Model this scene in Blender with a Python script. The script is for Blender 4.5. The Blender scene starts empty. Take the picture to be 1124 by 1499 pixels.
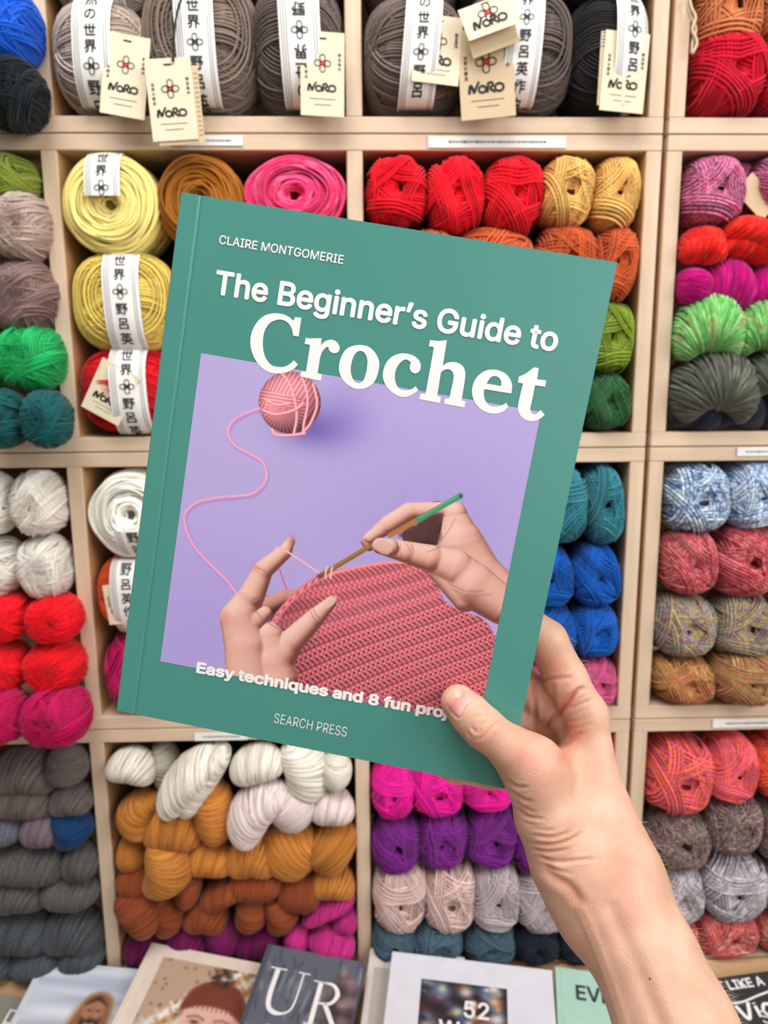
import bpy, math, random
import numpy as np
from mathutils import Matrix, Vector

random.seed(7)
RNG = np.random.default_rng(11)
scene = bpy.context.scene
COL = scene.collection

# ------------------------------------------------------------------ camera, world, lights, exposure
FPX, CX, CY = 1126.0, 562.0, 749.5          # focal length and centre for a 1124 x 1499 frame
CAM = np.array([0.0, 0.0, 1.5])
PITCH, YAW, ROLL = 0.18424, 0.02905, -0.00654
def cam_axes():
    cp, sp, cyw, syw = math.cos(PITCH), math.sin(PITCH), math.cos(YAW), math.sin(YAW)
    fwd = np.array([syw*cp, cyw*cp, -sp]); right = np.array([cyw, -syw, 0.0]); up = np.cross(right, fwd)
    c, s = math.cos(ROLL), math.sin(ROLL)
    return c*right + s*up, -s*right + c*up, fwd
RIGHT, UP, FWD = cam_axes()
cam_data = bpy.data.cameras.new('camera')
cam_data.sensor_fit = 'VERTICAL'; cam_data.sensor_height = 24.0
cam_data.lens = FPX/1499.0*24.0
cam_data.clip_start = 0.02
cam_data.dof.use_dof = True
cam_data.dof.focus_distance = 0.402
cam_data.dof.aperture_fstop = 7.2
cam = bpy.data.objects.new('camera', cam_data); COL.objects.link(cam)
m = Matrix.Identity(4)
for i in range(3):
    m[i][0], m[i][1], m[i][2], m[i][3] = RIGHT[i], UP[i], -FWD[i], CAM[i]
cam.matrix_world = m
scene.camera = cam

scene.view_settings.view_transform = 'Standard'
scene.view_settings.look = 'None'
scene.view_settings.gamma = 1.0
scene.view_settings.use_curve_mapping = False
scene.view_settings.exposure = -0.27
scene.cycles.use_denoising = True
scene.cycles.max_bounces = 8

world = bpy.data.worlds.new('world'); scene.world = world; world.use_nodes = True
bg = world.node_tree.nodes['Background']
bg.inputs[0].default_value = (1.0, 0.985, 0.96, 1); bg.inputs[1].default_value = 0.33

def area(name, loc, target, size, power, color=(1, 1, 1), size_y=None):
    d = bpy.data.lights.new(name, 'AREA'); d.energy = power; d.size = size; d.color = color
    if size_y: d.shape = 'RECTANGLE'; d.size_y = size_y
    o = bpy.data.objects.new(name, d); COL.objects.link(o); o.location = loc
    o.rotation_euler = (Vector(target) - Vector(loc)).to_track_quat('-Z', 'Y').to_euler()
    return o
area('shop_window_light', (1.75, -0.75, 2.3), (0.0, 0.7, 1.25), 1.6, 52, (1.0, 0.985, 0.96), 1.5)
area('shop_front_glazing_light', (0.75, -2.3, 1.75), (0.0, 0.7, 1.35), 1.5, 15, (1.0, 0.99, 0.98), 1.3)
area('ceiling_panel_light', (-0.2, 0.02, 2.75), (-0.1, 0.62, 1.2), 0.9, 30, (1.0, 0.98, 0.96), 0.9)

# ------------------------------------------------------------------ helpers
def lin(c):
    c = np.asarray(c, float)/255.0
    return np.where(c <= 0.04045, c/12.92, ((c+0.055)/1.055)**2.4)
def rgba(c):
    l = lin(c); return (float(l[0]), float(l[1]), float(l[2]), 1.0)
def ray(px, py):
    return RIGHT*((px-CX)/FPX) - UP*((py-CY)/FPX) + FWD
def on_y(px, py, y):                          # the point of the pixel's ray in the upright plane at that y
    d = ray(px, py); return CAM + d*((y-CAM[1])/d[1])
def on_plane(px, py, p0, n):
    d = ray(px, py); return CAM + d*(np.dot(np.asarray(p0)-CAM, n)/np.dot(d, n))
def fdepth(p): return float(np.dot(np.asarray(p)-CAM, FWD))
def cam2world(P):                             # (right, down, forward) metres -> world
    P = np.asarray(P, float)
    return CAM + P[..., 0:1]*RIGHT - P[..., 1:2]*UP + P[..., 2:3]*FWD

def mesh_obj(name, V, F, mats=None, parent=None, attrs=None, smooth=True, mat_idx=None, link=True, loc=None):
    """V (n,3); F list of polygons or an (m,k) array."""
    V = np.asarray(V, float).reshape(-1, 3)
    me = bpy.data.meshes.new(name)
    if isinstance(F, np.ndarray) and F.ndim == 2:
        k = F.shape[1]; sizes = np.full(len(F), k); flat = F.ravel()
    else:
        sizes = np.array([len(f) for f in F]); flat = np.concatenate([np.asarray(f) for f in F]) if len(F) else np.zeros(0, int)
    me.vertices.add(len(V)); me.vertices.foreach_set('co', V.ravel())
    me.loops.add(len(flat)); me.loops.foreach_set('vertex_index', flat.astype(np.int32))
    me.polygons.add(len(sizes))
    me.polygons.foreach_set('loop_start', (np.cumsum(sizes)-sizes).astype(np.int32))
    me.polygons.foreach_set('loop_total', sizes.astype(np.int32))
    me.polygons.foreach_set('use_smooth', np.full(len(sizes), bool(smooth)))
    if mat_idx is not None: me.polygons.foreach_set('material_index', np.asarray(mat_idx, np.int32))
    for an, (kind, data) in (attrs or {}).items():
        a = me.attributes.new(an, kind, 'POINT')
        a.data.foreach_set({'FLOAT': 'value', 'FLOAT_VECTOR': 'vector', 'FLOAT_COLOR': 'color'}[kind], np.asarray(data, np.float32).ravel())
    for mt in (mats if isinstance(mats, (list, tuple)) else [mats] if mats else []): me.materials.append(mt)
    me.update(calc_edges=True); me.validate()
    o = bpy.data.objects.new(name, me)
    if link: COL.objects.link(o)
    if parent is not None: o.parent = parent
    if loc is not None: o.location = loc
    return o
def empty(name, loc=(0, 0, 0), rot=None):
    o = bpy.data.objects.new(name, None); COL.objects.link(o); o.location = loc; o.empty_display_size = 0.02
    if rot is not None: o.rotation_euler = rot
    return o
def tag(o, label, cat, group=None, kind=None):
    o['label'] = label; o['category'] = cat
    if group: o['group'] = group
    if kind: o['kind'] = kind
    return o
class MB:                                      # collects shapes into one mesh
    def __init__(s): s.V = []; s.F = []; s.M = []; s.n = 0
    def add(s, V, F, mi=0):
        V = np.asarray(V, float).reshape(-1, 3)
        s.V.append(V); s.F += [[int(i)+s.n for i in f] for f in F]; s.M += [mi]*len(F); s.n += len(V)
    def box(s, lo, hi, mi=0, b=0.0008):
        lo = np.array(lo, float); hi = np.array(hi, float)
        b = min(b, 0.45*float((hi-lo).min()))
        pts = []; idx = {}
        for sx in (0, 1):
            for sy in (0, 1):
                for sz in (0, 1):
                    c = np.where([sx, sy, sz], hi, lo); inn = np.where([sx, sy, sz], -b, b)
                    for a in range(3):
                        p = c + inn; p[a] = c[a]; idx[(sx, sy, sz, a)] = len(pts); pts.append(p)
        F = []
        for a in range(3):
            o1, o2 = [(1, 2), (2, 0), (0, 1)][a]
            for sd in (0, 1):
                q = []
                for (u, v) in ((0, 0), (1, 0), (1, 1), (0, 1)):
                    k = [0, 0, 0]; k[a] = sd; k[o1] = u; k[o2] = v; q.append(idx[(*k, a)])
                F.append(q if sd else q[::-1])
        for a in range(3):                       # bevel strips along axis a
            o1, o2 = [(1, 2), (2, 0), (0, 1)][a]
            for u in (0, 1):
                for v in (0, 1):
                    k0 = [0, 0, 0]; k0[o1] = u; k0[o2] = v; k1 = list(k0); k1[a] = 1
                    q = [idx[(*k0, o1)], idx[(*k1, o1)], idx[(*k1, o2)], idx[(*k0, o2)]]
                    F.append(q if (u == v) else q[::-1])
        for k in [(i, j, l) for i in (0, 1) for j in (0, 1) for l in (0, 1)]:
            q = [idx[(*k, 0)], idx[(*k, 1)], idx[(*k, 2)]]
            F.append(q if sum(k) % 2 else q[::-1])
        s.add(pts, F, mi)
    def tube(s, P, r, sides=8, closed=False, mi=0, cap=True):
        V, F = tube_mesh(np.asarray(P, float)[None], r, sides, closed)
        F = [list(f) for f in F]
        if cap and not closed:
            n = len(P); F.append(list(range(sides))[::-1]); F.append(list(range((n-1)*sides, n*sides)))
        s.add(V, F, mi)
    def build(s, name, mats, parent=None, smooth=False, loc=None):
        return mesh_obj(name, np.concatenate(s.V), s.F, mats, parent, smooth=smooth, mat_idx=s.M, loc=loc)
def tube_mesh(P, r, sides=4, closed=True, centre=None):
    """P (L,m,3) strand centre lines -> one tube each. r scalar or (L,m)."""
    L, mN, _ = P.shape
    if closed: T = np.roll(P, -1, 1) - np.roll(P, 1, 1)
    else:
        T = np.empty_like(P); T[:, 1:-1] = P[:, 2:]-P[:, :-2]; T[:, 0] = P[:, 1]-P[:, 0]; T[:, -1] = P[:, -1]-P[:, -2]
    T /= np.linalg.norm(T, axis=-1, keepdims=True)+1e-12
    up = (P-centre) if centre is not None else np.broadcast_to(np.array([0.123, 0.35, 0.93]), P.shape)
    N = up - (up*T).sum(-1, keepdims=True)*T
    N /= np.linalg.norm(N, axis=-1, keepdims=True)+1e-12
    B = np.cross(T, N)
    a = np.arange(sides)*2*math.pi/sides
    rr = np.broadcast_to(np.asarray(r, float), (L, mN))[..., None, None]
    V = P[:, :, None, :] + rr*(N[:, :, None, :]*np.cos(a)[:, None] + B[:, :, None, :]*np.sin(a)[:, None])
    base = (np.arange(L)[:, None, None]*mN + np.arange(mN if closed else mN-1)[None, :, None])*sides
    nxt = (np.arange(L)[:, None, None]*mN + ((np.arange(mN if closed else mN-1)+1) % mN)[None, :, None])*sides
    k = np.arange(sides)[None, None]; k2 = (k+1) % sides
    F = np.stack([base+k, base+k2, nxt+k2, nxt+k], -1).reshape(-1, 4)
    return V.reshape(-1, 3), F
def catmull(pts, n=8, closed=False):
    P = np.asarray(pts, float)
    if closed: Q = np.concatenate([P[-1:], P, P[:2]])
    else: Q = np.concatenate([2*P[:1]-P[1:2], P, 2*P[-1:]-P[-2:-1]])
    out = []
    for i in range(1, len(Q)-2):
        t = np.linspace(0, 1, n, endpoint=False)[:, None]
        p0, p1, p2, p3 = Q[i-1:i+3]
        out.append(0.5*((2*p1)+(-p0+p2)*t+(2*p0-5*p1+4*p2-p3)*t**2+(-p0+3*p1-3*p2+p3)*t**3))
    if not closed: out.append(P[-1:])
    return np.concatenate(out)
def outline(pts, n=7):                          # closed outline, points with a third value 1 are corners
    c = [i for i, p in enumerate(pts) if len(p) > 2]
    P = [np.array(p[:2], float) for p in pts]
    if not c: return catmull(P, n, True)
    out = []
    for a, b in zip(c, c[1:]+[c[0]+len(P)]):
        seg = [P[i % len(P)] for i in range(a, b+1)]
        out.append(np.array(seg[:1]) if len(seg) == 2 else catmull(seg, n)[:-1])
    return np.concatenate(out)

# ------------------------------------------------------------------ flat lettering
_fonts = {}
try:                                           # Blender's own interface typeface, shipped with the program
    import os
    SANS = bpy.data.fonts.load(os.path.join(bpy.utils.system_resource('DATAFILES'), 'fonts', 'Inter.woff2'))
except Exception: SANS = None
def text_flat(body, bold=0.0, spacing=1.0):
    """Lettering as (V(n,2), faces) in em units, baseline at 0."""
    key = (body, bold, spacing)
    if key in _fonts: return _fonts[key]
    cu = bpy.data.curves.new('lettering', 'FONT'); cu.body = body
    if SANS and all(ord(q) < 0x3000 for q in body): cu.font = SANS
    cu.offset = min(bold, 0) if SANS else bold; cu.space_character = spacing
    cu.resolution_u = 4
    o = bpy.data.objects.new('lettering', cu); COL.objects.link(o)
    dg = bpy.context.evaluated_depsgraph_get(); dg.update()
    me = bpy.data.meshes.new_from_object(o.evaluated_get(dg))
    V = np.zeros(len(me.vertices)*3); me.vertices.foreach_get('co', V); V = V.reshape(-1, 3)[:, :2]
    F = [list(p.vertices) for p in me.polygons]
    bpy.data.objects.remove(o); bpy.data.curves.remove(cu); bpy.data.meshes.remove(me)
    if bold > 0 and SANS:      # heavier weight: the outline spread evenly
        a = np.arange(8)*math.pi/4
        V, F = merge_flat([(V, F)]+[(V+bold*np.array([math.cos(q), math.sin(q)]), F) for q in a])
    _fonts[key] = (V, F)
    return _fonts[key]
def layers(n, bold, step=5e-6):                # each copy of a heavy letter a hair above the one before
    return (np.arange(n)*9//n)*step if bold > 0 and SANS else np.zeros(n)
def fill_flat(loops):
    """Filled shape with holes from closed 2-D loops."""
    from mathutils.geometry import tessellate_polygon
    tris = tessellate_polygon([[Vector((p[0], p[1], 0)) for p in l] for l in loops])
    return np.concatenate([np.asarray(l) for l in loops]), [list(t) for t in tris]
def ribbon(P, w):
    P = np.asarray(P, float); T = np.gradient(P, axis=0); T /= np.linalg.norm(T, axis=1, keepdims=True)+1e-9
    N = np.stack([-T[:, 1], T[:, 0]], 1)*np.asarray(w).reshape(-1, 1)*0.5
    n = len(P); V = np.concatenate([P+N, P-N])
    return V, [[n+i, n+i+1, i+1, i] for i in range(n-1)]
def ribbon_c(P, w, n=10): return ribbon(catmull(P, n), w)
def merge_flat(parts):
    V, F, n = [], [], 0
    for v, f in parts:
        V.append(np.asarray(v)); F += [[i+n for i in q] for q in f]; n += len(v)
    return np.concatenate(V), F

# ------------------------------------------------------------------ materials
def nodes(name):
    mt = bpy.data.materials.new(name); mt.use_nodes = True
    nt = mt.node_tree; b = nt.nodes['Principled BSDF']
    return mt, nt, b
def plain(name, c, rough=0.6, spec=0.4, noise=0.04, scale=40.0, coat=0.0, sub=0.0):
    mt, nt, b = nodes(name)
    nz = nt.nodes.new('ShaderNodeTexNoise'); nz.inputs['Scale'].default_value = scale; nz.inputs['Detail'].default_value = 4
    tc = nt.nodes.new('ShaderNodeTexCoord'); nt.links.new(tc.outputs['Object'], nz.inputs['Vector'])
    rp = nt.nodes.new('ShaderNodeValToRGB')
    l = lin(c)
    rp.color_ramp.elements[0].position = 0.3; rp.color_ramp.elements[1].position = 0.7
    rp.color_ramp.elements[0].color = (*(l*(1-noise)), 1); rp.color_ramp.elements[1].color = (*np.minimum(l*(1+noise), 1), 1)
    nt.links.new(nz.outputs['Fac'], rp.inputs['Fac']); nt.links.new(rp.outputs['Color'], b.inputs['Base Color'])
    b.inputs['Roughness'].default_value = rough; b.inputs['Specular IOR Level'].default_value = spec
    if coat: b.inputs['Coat Weight'].default_value = coat; b.inputs['Coat Roughness'].default_value = 0.25
    return mt
def attr_mat(name, attr, rough=0.5, spec=0.4):
    mt, nt, b = nodes(name)
    a = nt.nodes.new('ShaderNodeAttribute'); a.attribute_name = attr
    nt.links.new(a.outputs['Color'], b.inputs['Base Color'])
    b.inputs['Roughness'].default_value = rough; b.inputs['Specular IOR Level'].default_value = spec
    return mt
def wood(name, c1, c2, axis=0, scale=1.0):
    mt, nt, b = nodes(name)
    tc = nt.nodes.new('ShaderNodeTexCoord'); mp = nt.nodes.new('ShaderNodeMapping')
    s = [60*scale]*3; s[axis] = 3.0*scale; mp.inputs['Scale'].default_value = s
    nt.links.new(tc.outputs['Object'], mp.inputs['Vector'])
    nz = nt.nodes.new('ShaderNodeTexNoise'); nz.inputs['Scale'].default_value = 1.0; nz.inputs['Detail'].default_value = 6; nz.inputs['Roughness'].default_value = 0.6
    nt.links.new(mp.outputs['Vector'], nz.inputs['Vector'])
    rp = nt.nodes.new('ShaderNodeValToRGB'); rp.color_ramp.elements[0].position = 0.3; rp.color_ramp.elements[1].position = 0.75
    rp.color_ramp.elements[0].color = rgba(c1); rp.color_ramp.elements[1].color = rgba(c2)
    nt.links.new(nz.outputs['Fac'], rp.inputs['Fac']); nt.links.new(rp.outputs['Color'], b.inputs['Base Color'])
    bp = nt.nodes.new('ShaderNodeBump'); bp.inputs['Strength'].default_value = 0.08; bp.inputs['Distance'].default_value = 0.001
    nt.links.new(nz.outputs['Fac'], bp.inputs['Height']); nt.links.new(bp.outputs['Normal'], b.inputs['Normal'])
    b.inputs['Roughness'].default_value = 0.55; b.inputs['Specular IOR Level'].default_value = 0.3
    return mt
_ym = {}
def vivid(c):                                   # dye colour as seen on a smooth lit strand
    l = lin(c)*1.22; return (*[float(min(q, .92)) for q in l], 1.0)
def yarn(cols, scale=0.0, fleck=None, tone=0.34):
    """Yarn dyed along its length: one colour, or several in turn (scale = how quickly they change)."""
    cols = [tuple(c) for c in (cols if isinstance(cols[0], (tuple, list)) else [cols])]
    key = (tuple(cols), scale, fleck, tone)
    if key in _ym: return _ym[key]
    mt, nt, b = nodes('wool_yarn')
    at = nt.nodes.new('ShaderNodeAttribute'); at.attribute_name = 'strand'
    sx = nt.nodes.new('ShaderNodeSeparateXYZ'); nt.links.new(at.outputs['Vector'], sx.inputs['Vector'])
    oi = nt.nodes.new('ShaderNodeObjectInfo')
    if len(cols) > 1:
        ad = nt.nodes.new('ShaderNodeMath'); ad.operation = 'MULTIPLY_ADD'; ad.inputs[1].default_value = 37.0
        nt.links.new(oi.outputs['Random'], ad.inputs[0]); nt.links.new(sx.outputs['X'], ad.inputs[2])
        cb = nt.nodes.new('ShaderNodeCombineXYZ'); nt.links.new(ad.outputs[0], cb.inputs['X']); nt.links.new(sx.outputs['Z'], cb.inputs['Y'])
        nz = nt.nodes.new('ShaderNodeTexNoise'); nz.inputs['Scale'].default_value = scale; nz.inputs['Detail'].default_value = 1.5
        nt.links.new(cb.outputs['Vector'], nz.inputs['Vector'])
        rp = nt.nodes.new('ShaderNodeValToRGB'); e = rp.color_ramp.elements
        while len(e) < len(cols): e.new(0.5)
        for i, c in enumerate(cols):
            e[i].position = 0.33+0.34*i/(len(cols)-1); e[i].color = vivid(c)
        nt.links.new(nz.outputs['Fac'], rp.inputs['Fac']); base = rp.outputs['Color']
    else:
        rg = nt.nodes.new('ShaderNodeRGB'); rg.outputs[0].default_value = vivid(cols[0]); base = rg.outputs[0]
    mr = nt.nodes.new('ShaderNodeMapRange'); mr.inputs['To Min'].default_value = 1-tone; mr.inputs['To Max'].default_value = 1+tone*0.6
    nt.links.new(sx.outputs['Y'], mr.inputs['Value'])
    m2 = nt.nodes.new('ShaderNodeMapRange'); m2.inputs['To Min'].default_value = 0.93; m2.inputs['To Max'].default_value = 1.06
    nt.links.new(oi.outputs['Random'], m2.inputs['Value'])
    mm = nt.nodes.new('ShaderNodeMath'); mm.operation = 'MULTIPLY'
    nt.links.new(mr.outputs[0], mm.inputs[0]); nt.links.new(m2.outputs[0], mm.inputs[1])
    hs = nt.nodes.new('ShaderNodeHueSaturation'); nt.links.new(base, hs.inputs['Color']); nt.links.new(mm.outputs[0], hs.inputs['Value'])
    out = hs.outputs['Color']
    if fleck:
        tc = nt.nodes.new('ShaderNodeTexCoord'); n3 = nt.nodes.new('ShaderNodeTexNoise'); n3.inputs['Scale'].default_value = 22
        nt.links.new(tc.outputs['Object'], n3.inputs['Vector'])
        r3 = nt.nodes.new('ShaderNodeValToRGB'); r3.color_ramp.elements[0].position = 0.66; r3.color_ramp.elements[1].position = 0.74
        nt.links.new(n3.outputs['Fac'], r3.inputs['Fac'])
        mx = nt.nodes.new('ShaderNodeMix'); mx.data_type = 'RGBA'
        nt.links.new(r3.outputs['Color'], mx.inputs['Factor']); nt.links.new(out, mx.inputs[6]); mx.inputs[7].default_value = rgba(fleck)
        out = mx.outputs[2]
    nt.links.new(out, b.inputs['Base Color'])
    b.inputs['Roughness'].default_value = 0.85; b.inputs['Specular IOR Level'].default_value = 0.15
    b.inputs['Sheen Weight'].default_value = 0.12; b.inputs['Sheen Roughness'].default_value = 0.5
    _ym[key] = mt
    return mt
# ------------------------------------------------------------------ room shell
D = 0.85                                        # distance of the shelf fronts from the camera
def struct(o): o['kind'] = 'structure'; return o
M_WALL = plain('painted_plaster', (226, 222, 214), 0.8)
M_FLOOR = wood('floor_boards', (150, 118, 88), (180, 146, 112), 0, 0.3)
b = MB(); b.box((-2.5, -2.2, -0.1), (2.5, 1.6, 0.0)); struct(b.build('floor', M_FLOOR))
b = MB(); b.box((-2.5, 1.27, 0.0), (2.5, 1.37, 2.9)); struct(b.build('wall_back', M_WALL))

# ------------------------------------------------------------------ shelf boxes of pale plywood
M_PLYX = wood('birch_plywood_edge', (201, 175, 148), (222, 198, 172), 0)
M_PLYZ = wood('birch_plywood_upright', (203, 178, 151), (223, 200, 175), 2)
M_PLYIN = wood('birch_plywood_bounce_tint', (190, 146, 98), (210, 168, 120), 1)  # plywood with the cubbies' warm bounced light put into its colour
M_BACK = plain('back_panel_gap_shade', (84, 62, 46), .8, .2)  # dark tone stands in for the shade in gaps between the yarn
T = 0.0163
Z0, HB = 1.5+0.2381, 0.3263                      # seam under the upper box, height of one box
DEPTH = 0.34
LOW = 0.016                                      # the bottom box is that much taller
XL, XM, XA, XB = -0.308, -0.0115, 0.3178, 0.3235  # right side of first divider, left side of second, the gap between the boxes
def shelf_box(x0, x1, div, z0, z1, label):
    e = empty('shelf_box', ((x0+x1)/2, D+DEPTH/2, z0)); ox, oy, oz = e.location
    def part(name, lo, hi, mt):
        bb = MB(); bb.box(np.array(lo)-[ox, oy, oz], np.array(hi)-[ox, oy, oz]); return bb.build(name, mt, e)
    g = 0.0006
    part('bottom_panel', (x0, D, z0+g), (x1, D+DEPTH, z0+T), M_PLYX)
    part('top_panel', (x0, D, z1-T), (x1, D+DEPTH, z1-g), M_PLYX)
    part('back_panel', (x0, D+DEPTH-0.006, z0+T), (x1, D+DEPTH, z1-T), M_BACK)
    for x in [x0]+div+[x1-T]:
        nm = 'side_panel' if x in (x0, x1-T) else 'divider'
        e2 = part(nm, (x, D+0.0004, z0+T), (x+T, D+DEPTH-0.006, z1-T), M_PLYZ)
        f = MB()                                 # thin sheets whose warm colour stands in for light bounced inside the cubbies
        for xx in ((x-0.0003, x), (x+T, x+T+0.0003)):
            f.box(np.array((xx[0], D+0.003, z0+T))-[ox, oy, oz], np.array((xx[1], D+DEPTH-0.008, z1-T))-[ox, oy, oz], b=0)
        f.build('bounce_tint_sheet', M_PLYIN, e2)
    tag(e, label, 'shelf', 'stacked plywood cubby boxes')
    return e
names = ['holding grey and brown wool under paper bands', 'with the yellow, pink and bright red wool', 'with the white, teal and royal blue wool',
         'holding twisted hanks, behind the displayed books']
namesb = ['holding the deep crimson ball and copper skeins', 'with the pale green and lilac hanks', 'with the pale blue speckled balls', 'with the coral and plum speckled balls']
for k in range(4):
    zt = Z0 + HB*(1-k)
    shelf_box(XL-T-0.297-T, XA, [XL-T, XM], zt-HB-(LOW if k == 3 else 0), zt, 'wide pale plywood shelf box ' + names[k])
for k in range(4):
    zt = Z0 + HB*(1-k)
    shelf_box(XB, XB+0.63, [XB+0.31], zt-HB-(LOW if k == 3 else 0), zt, 'pale plywood shelf box across the dark gap, ' + namesb[k])

# ------------------------------------------------------------------ yarn: shapes wound from real strands
def superq(dirs, p=2.5):
    d = np.abs(dirs); return (d**p).sum(-1)**(-1.0/p)
def pack(strands, radii, sides=4, closed=True, core=None, p_along=1.0, name='yarn_ball', centre=(0, 0, 0)):
    Vs, Fs, As, n = [], [], [], 0
    for P, r in zip(strands, radii):
        P = np.asarray(P, float)
        V, F = tube_mesh(P, r, sides, closed, np.asarray(centre))
        L, mN, _ = P.shape
        seg = np.linalg.norm(np.diff(P, axis=1), axis=-1); al = np.concatenate([np.zeros((L, 1)), np.cumsum(seg, 1)], 1)
        start = RNG.random((L, 1))*0.22 + np.arange(L)[:, None]*0.03
        rnd = np.clip(np.repeat(RNG.random((L, 1)), mN, 1), 0, 1)
        A = np.stack([al+start, rnd, np.repeat(np.arange(L)[:, None]*0.05, mN, 1)], -1)
        As.append(np.repeat(A.reshape(-1, 3), sides, 0)); Vs.append(V); Fs.append(F+n); n += len(V)
    if core is not None:
        V, F = core; Vs.append(V); Fs.append(F+n); n += len(V)
        As.append(np.stack([V[:, 0]*2, np.full(len(V), 0.1), V[:, 2]], -1))
    return np.concatenate(Vs), np.concatenate(Fs), np.concatenate(As)
def sphere_core(nu, nv, fn):
    th = np.linspace(0.001, math.pi-0.001, nv); ph = np.arange(nu)*2*math.pi/nu
    d = np.stack([np.sin(th)[:, None]*np.cos(ph), np.sin(th)[:, None]*np.sin(ph), np.cos(th)[:, None]+0*ph], -1)
    V = fn(d.reshape(-1, 3), np.repeat(th, nu))
    i = np.arange(nv-1)[:, None]*nu; j = np.arange(nu)[None]; j2 = (j+1) % nu
    return V, np.stack([i+j, i+nu+j, i+nu+j2, i+j2], -1).reshape(-1, 4)
def axis_to_y(V):                                # winding axis z -> facing -y
    return np.stack([V[..., 0], -V[..., 2], V[..., 1]], -1)
def axis_to_x(V):
    return np.stack([V[..., 2], V[..., 0], V[..., 1]], -1)

def wound_ball(seed, nb=12, per=7, rs=0.040, p=2.6, pit=0.72, gap=1.9, swirl=False, fuzz=0, fine=False, face='y', seg=44, wobble=0.012, hole=(0.36, 0.54)):
    g = np.random.default_rng(seed)
    strands, radii = [], []
    t = np.arange(seg)*2*math.pi/seg
    def band(phi, tau, c, per, lift):
        n0 = np.array([math.cos(phi)*math.cos(tau), math.sin(phi)*math.cos(tau), math.sin(tau)])
        u = np.cross(n0, [0.1, 0.2, 1.0]); u /= np.linalg.norm(u); v = np.cross(n0, u)
        dd = np.clip(c + (np.arange(per)-(per-1)/2)*rs*gap, -0.93, 0.93)
        q = np.sqrt(1-dd**2)
        P = dd[:, None, None]*n0 + q[:, None, None]*(np.cos(t)[None, :, None]*u + np.sin(t)[None, :, None]*v)
        P = P/np.linalg.norm(P, axis=-1, keepdims=True)
        w = wobble*np.sin(t[None]*3+g.uniform(0, 6, (per, 1))) + g.normal(0, 0.008, (per, 1))
        ang = np.arccos(np.clip(np.abs(P[..., 2]), 0, 1))
        R = superq(P, p)*(lift+w)*(1-(0.2 if pit > 0.3 else 0.06)*np.exp(-(ang/0.42)**2))
        strands.append(P*R[..., None]); radii.append(rs*(1+g.normal(0, 0.07)))
    for bi in range(9):                          # the winding underneath
        band(bi*2*math.pi/9+g.normal(0, .1), g.normal(0, .12), g.uniform(.42, .66), per+2, 0.90)
    for bi in range(nb):                         # bands of parallel strands laid over one another round the hollow middle
        tau = g.normal(0, .16)
        ph = bi*2*math.pi/8.3*(1 if seed % 2 else -1)+g.normal(0, .12) if swirl else bi*2.399963+g.normal(0, 0.3)
        band(ph, tau*(.4 if swirl else 1), g.uniform(*hole)+abs(tau)*.5, int(per*g.uniform(.55, 1.1)), 0.95+0.11*bi/nb)
    def fn(d, th):
        pole = np.exp(-(np.minimum(th, math.pi-th)/0.34)**2)
        return d*(superq(d, p)*0.89*(1-pit*pole))[:, None]
    V, F, A = pack(strands, radii, 4, True, sphere_core(28, 20, fn))
    if fuzz:
        nh = fuzz; d = g.normal(0, 1, (nh, 3)); d /= np.linalg.norm(d, axis=1, keepdims=True)
        base = d*superq(d, p)[:, None]*0.98
        tang = np.cross(d, g.normal(0, 1, (nh, 3))); tang /= np.linalg.norm(tang, axis=1, keepdims=True)
        s = np.linspace(0, 1, 4)[None, :, None]; ln = g.uniform(0.1, 0.30, (nh, 1, 1))
        P = base[:, None] + ln*(tang[:, None]*s + d[:, None]*(0.55*s-0.25*s*s)) + g.normal(0, 0.01, (nh, 4, 3))
        V2, F2, A2 = pack([P], [0.0075*np.linspace(1, 0.4, 4)[None].repeat(nh, 0)], 3, False)
        V = np.concatenate([V, V2]); F = np.concatenate([F, F2+len(A)]); A = np.concatenate([A, A2])
    V = axis_to_y(V) if face == 'y' else axis_to_x(V)
    return V/np.abs(V).max(0), F, A
def cake(seed, rs=0.036, seg=56):
    """A flat wound cake seen on its end: strands circling a hollow middle."""
    g = np.random.default_rng(seed); strands, radii = [], []
    t = np.arange(seg)*2*math.pi/seg
    for lay in range(2):
        prof = np.linspace(0.16, 2.35, 44)
        for a in prof:
            rr = min(1, max(0.14, a/1.0)) if a < 1.0 else 1.0
            z = 0.72 - 0.18*(max(0, a-0.62)/0.38)**2*(a < 1.0) - (a-1.0+0.18)*(a >= 1.0)
            if a < 0.3: z -= (0.3-a)*1.2
            tilt = g.normal(0, 0.06); ph = g.uniform(0, 6.28); off = g.normal(0, 0.02, 2)
            wob = 0.018*np.sin(3*t+g.uniform(0, 6)) + 0.012*np.sin(5*t+g.uniform(0, 6))
            R = (rr+wob)*(1-0.02*lay)
            P = np.stack([R*np.cos(t)+off[0], R*np.sin(t)+off[1], z+tilt*np.cos(t-ph)*rr+g.normal(0, 0.012)+0*t], -1)
            strands.append(P[None]); radii.append(rs*(1+g.normal(0, 0.1)))
    def fn(d, th):
        k = superq(d, 3.4)*0.93; V = d*k[:, None]; V[:, 2] *= 0.72
        V[:, 2] -= 0.5*np.exp(-(th/0.25)**2); return V
    V, F, A = pack(strands, radii, 4, True, sphere_core(28, 20, fn))
    V = axis_to_y(V); return V/np.abs(V).max(0), F, A
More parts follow.
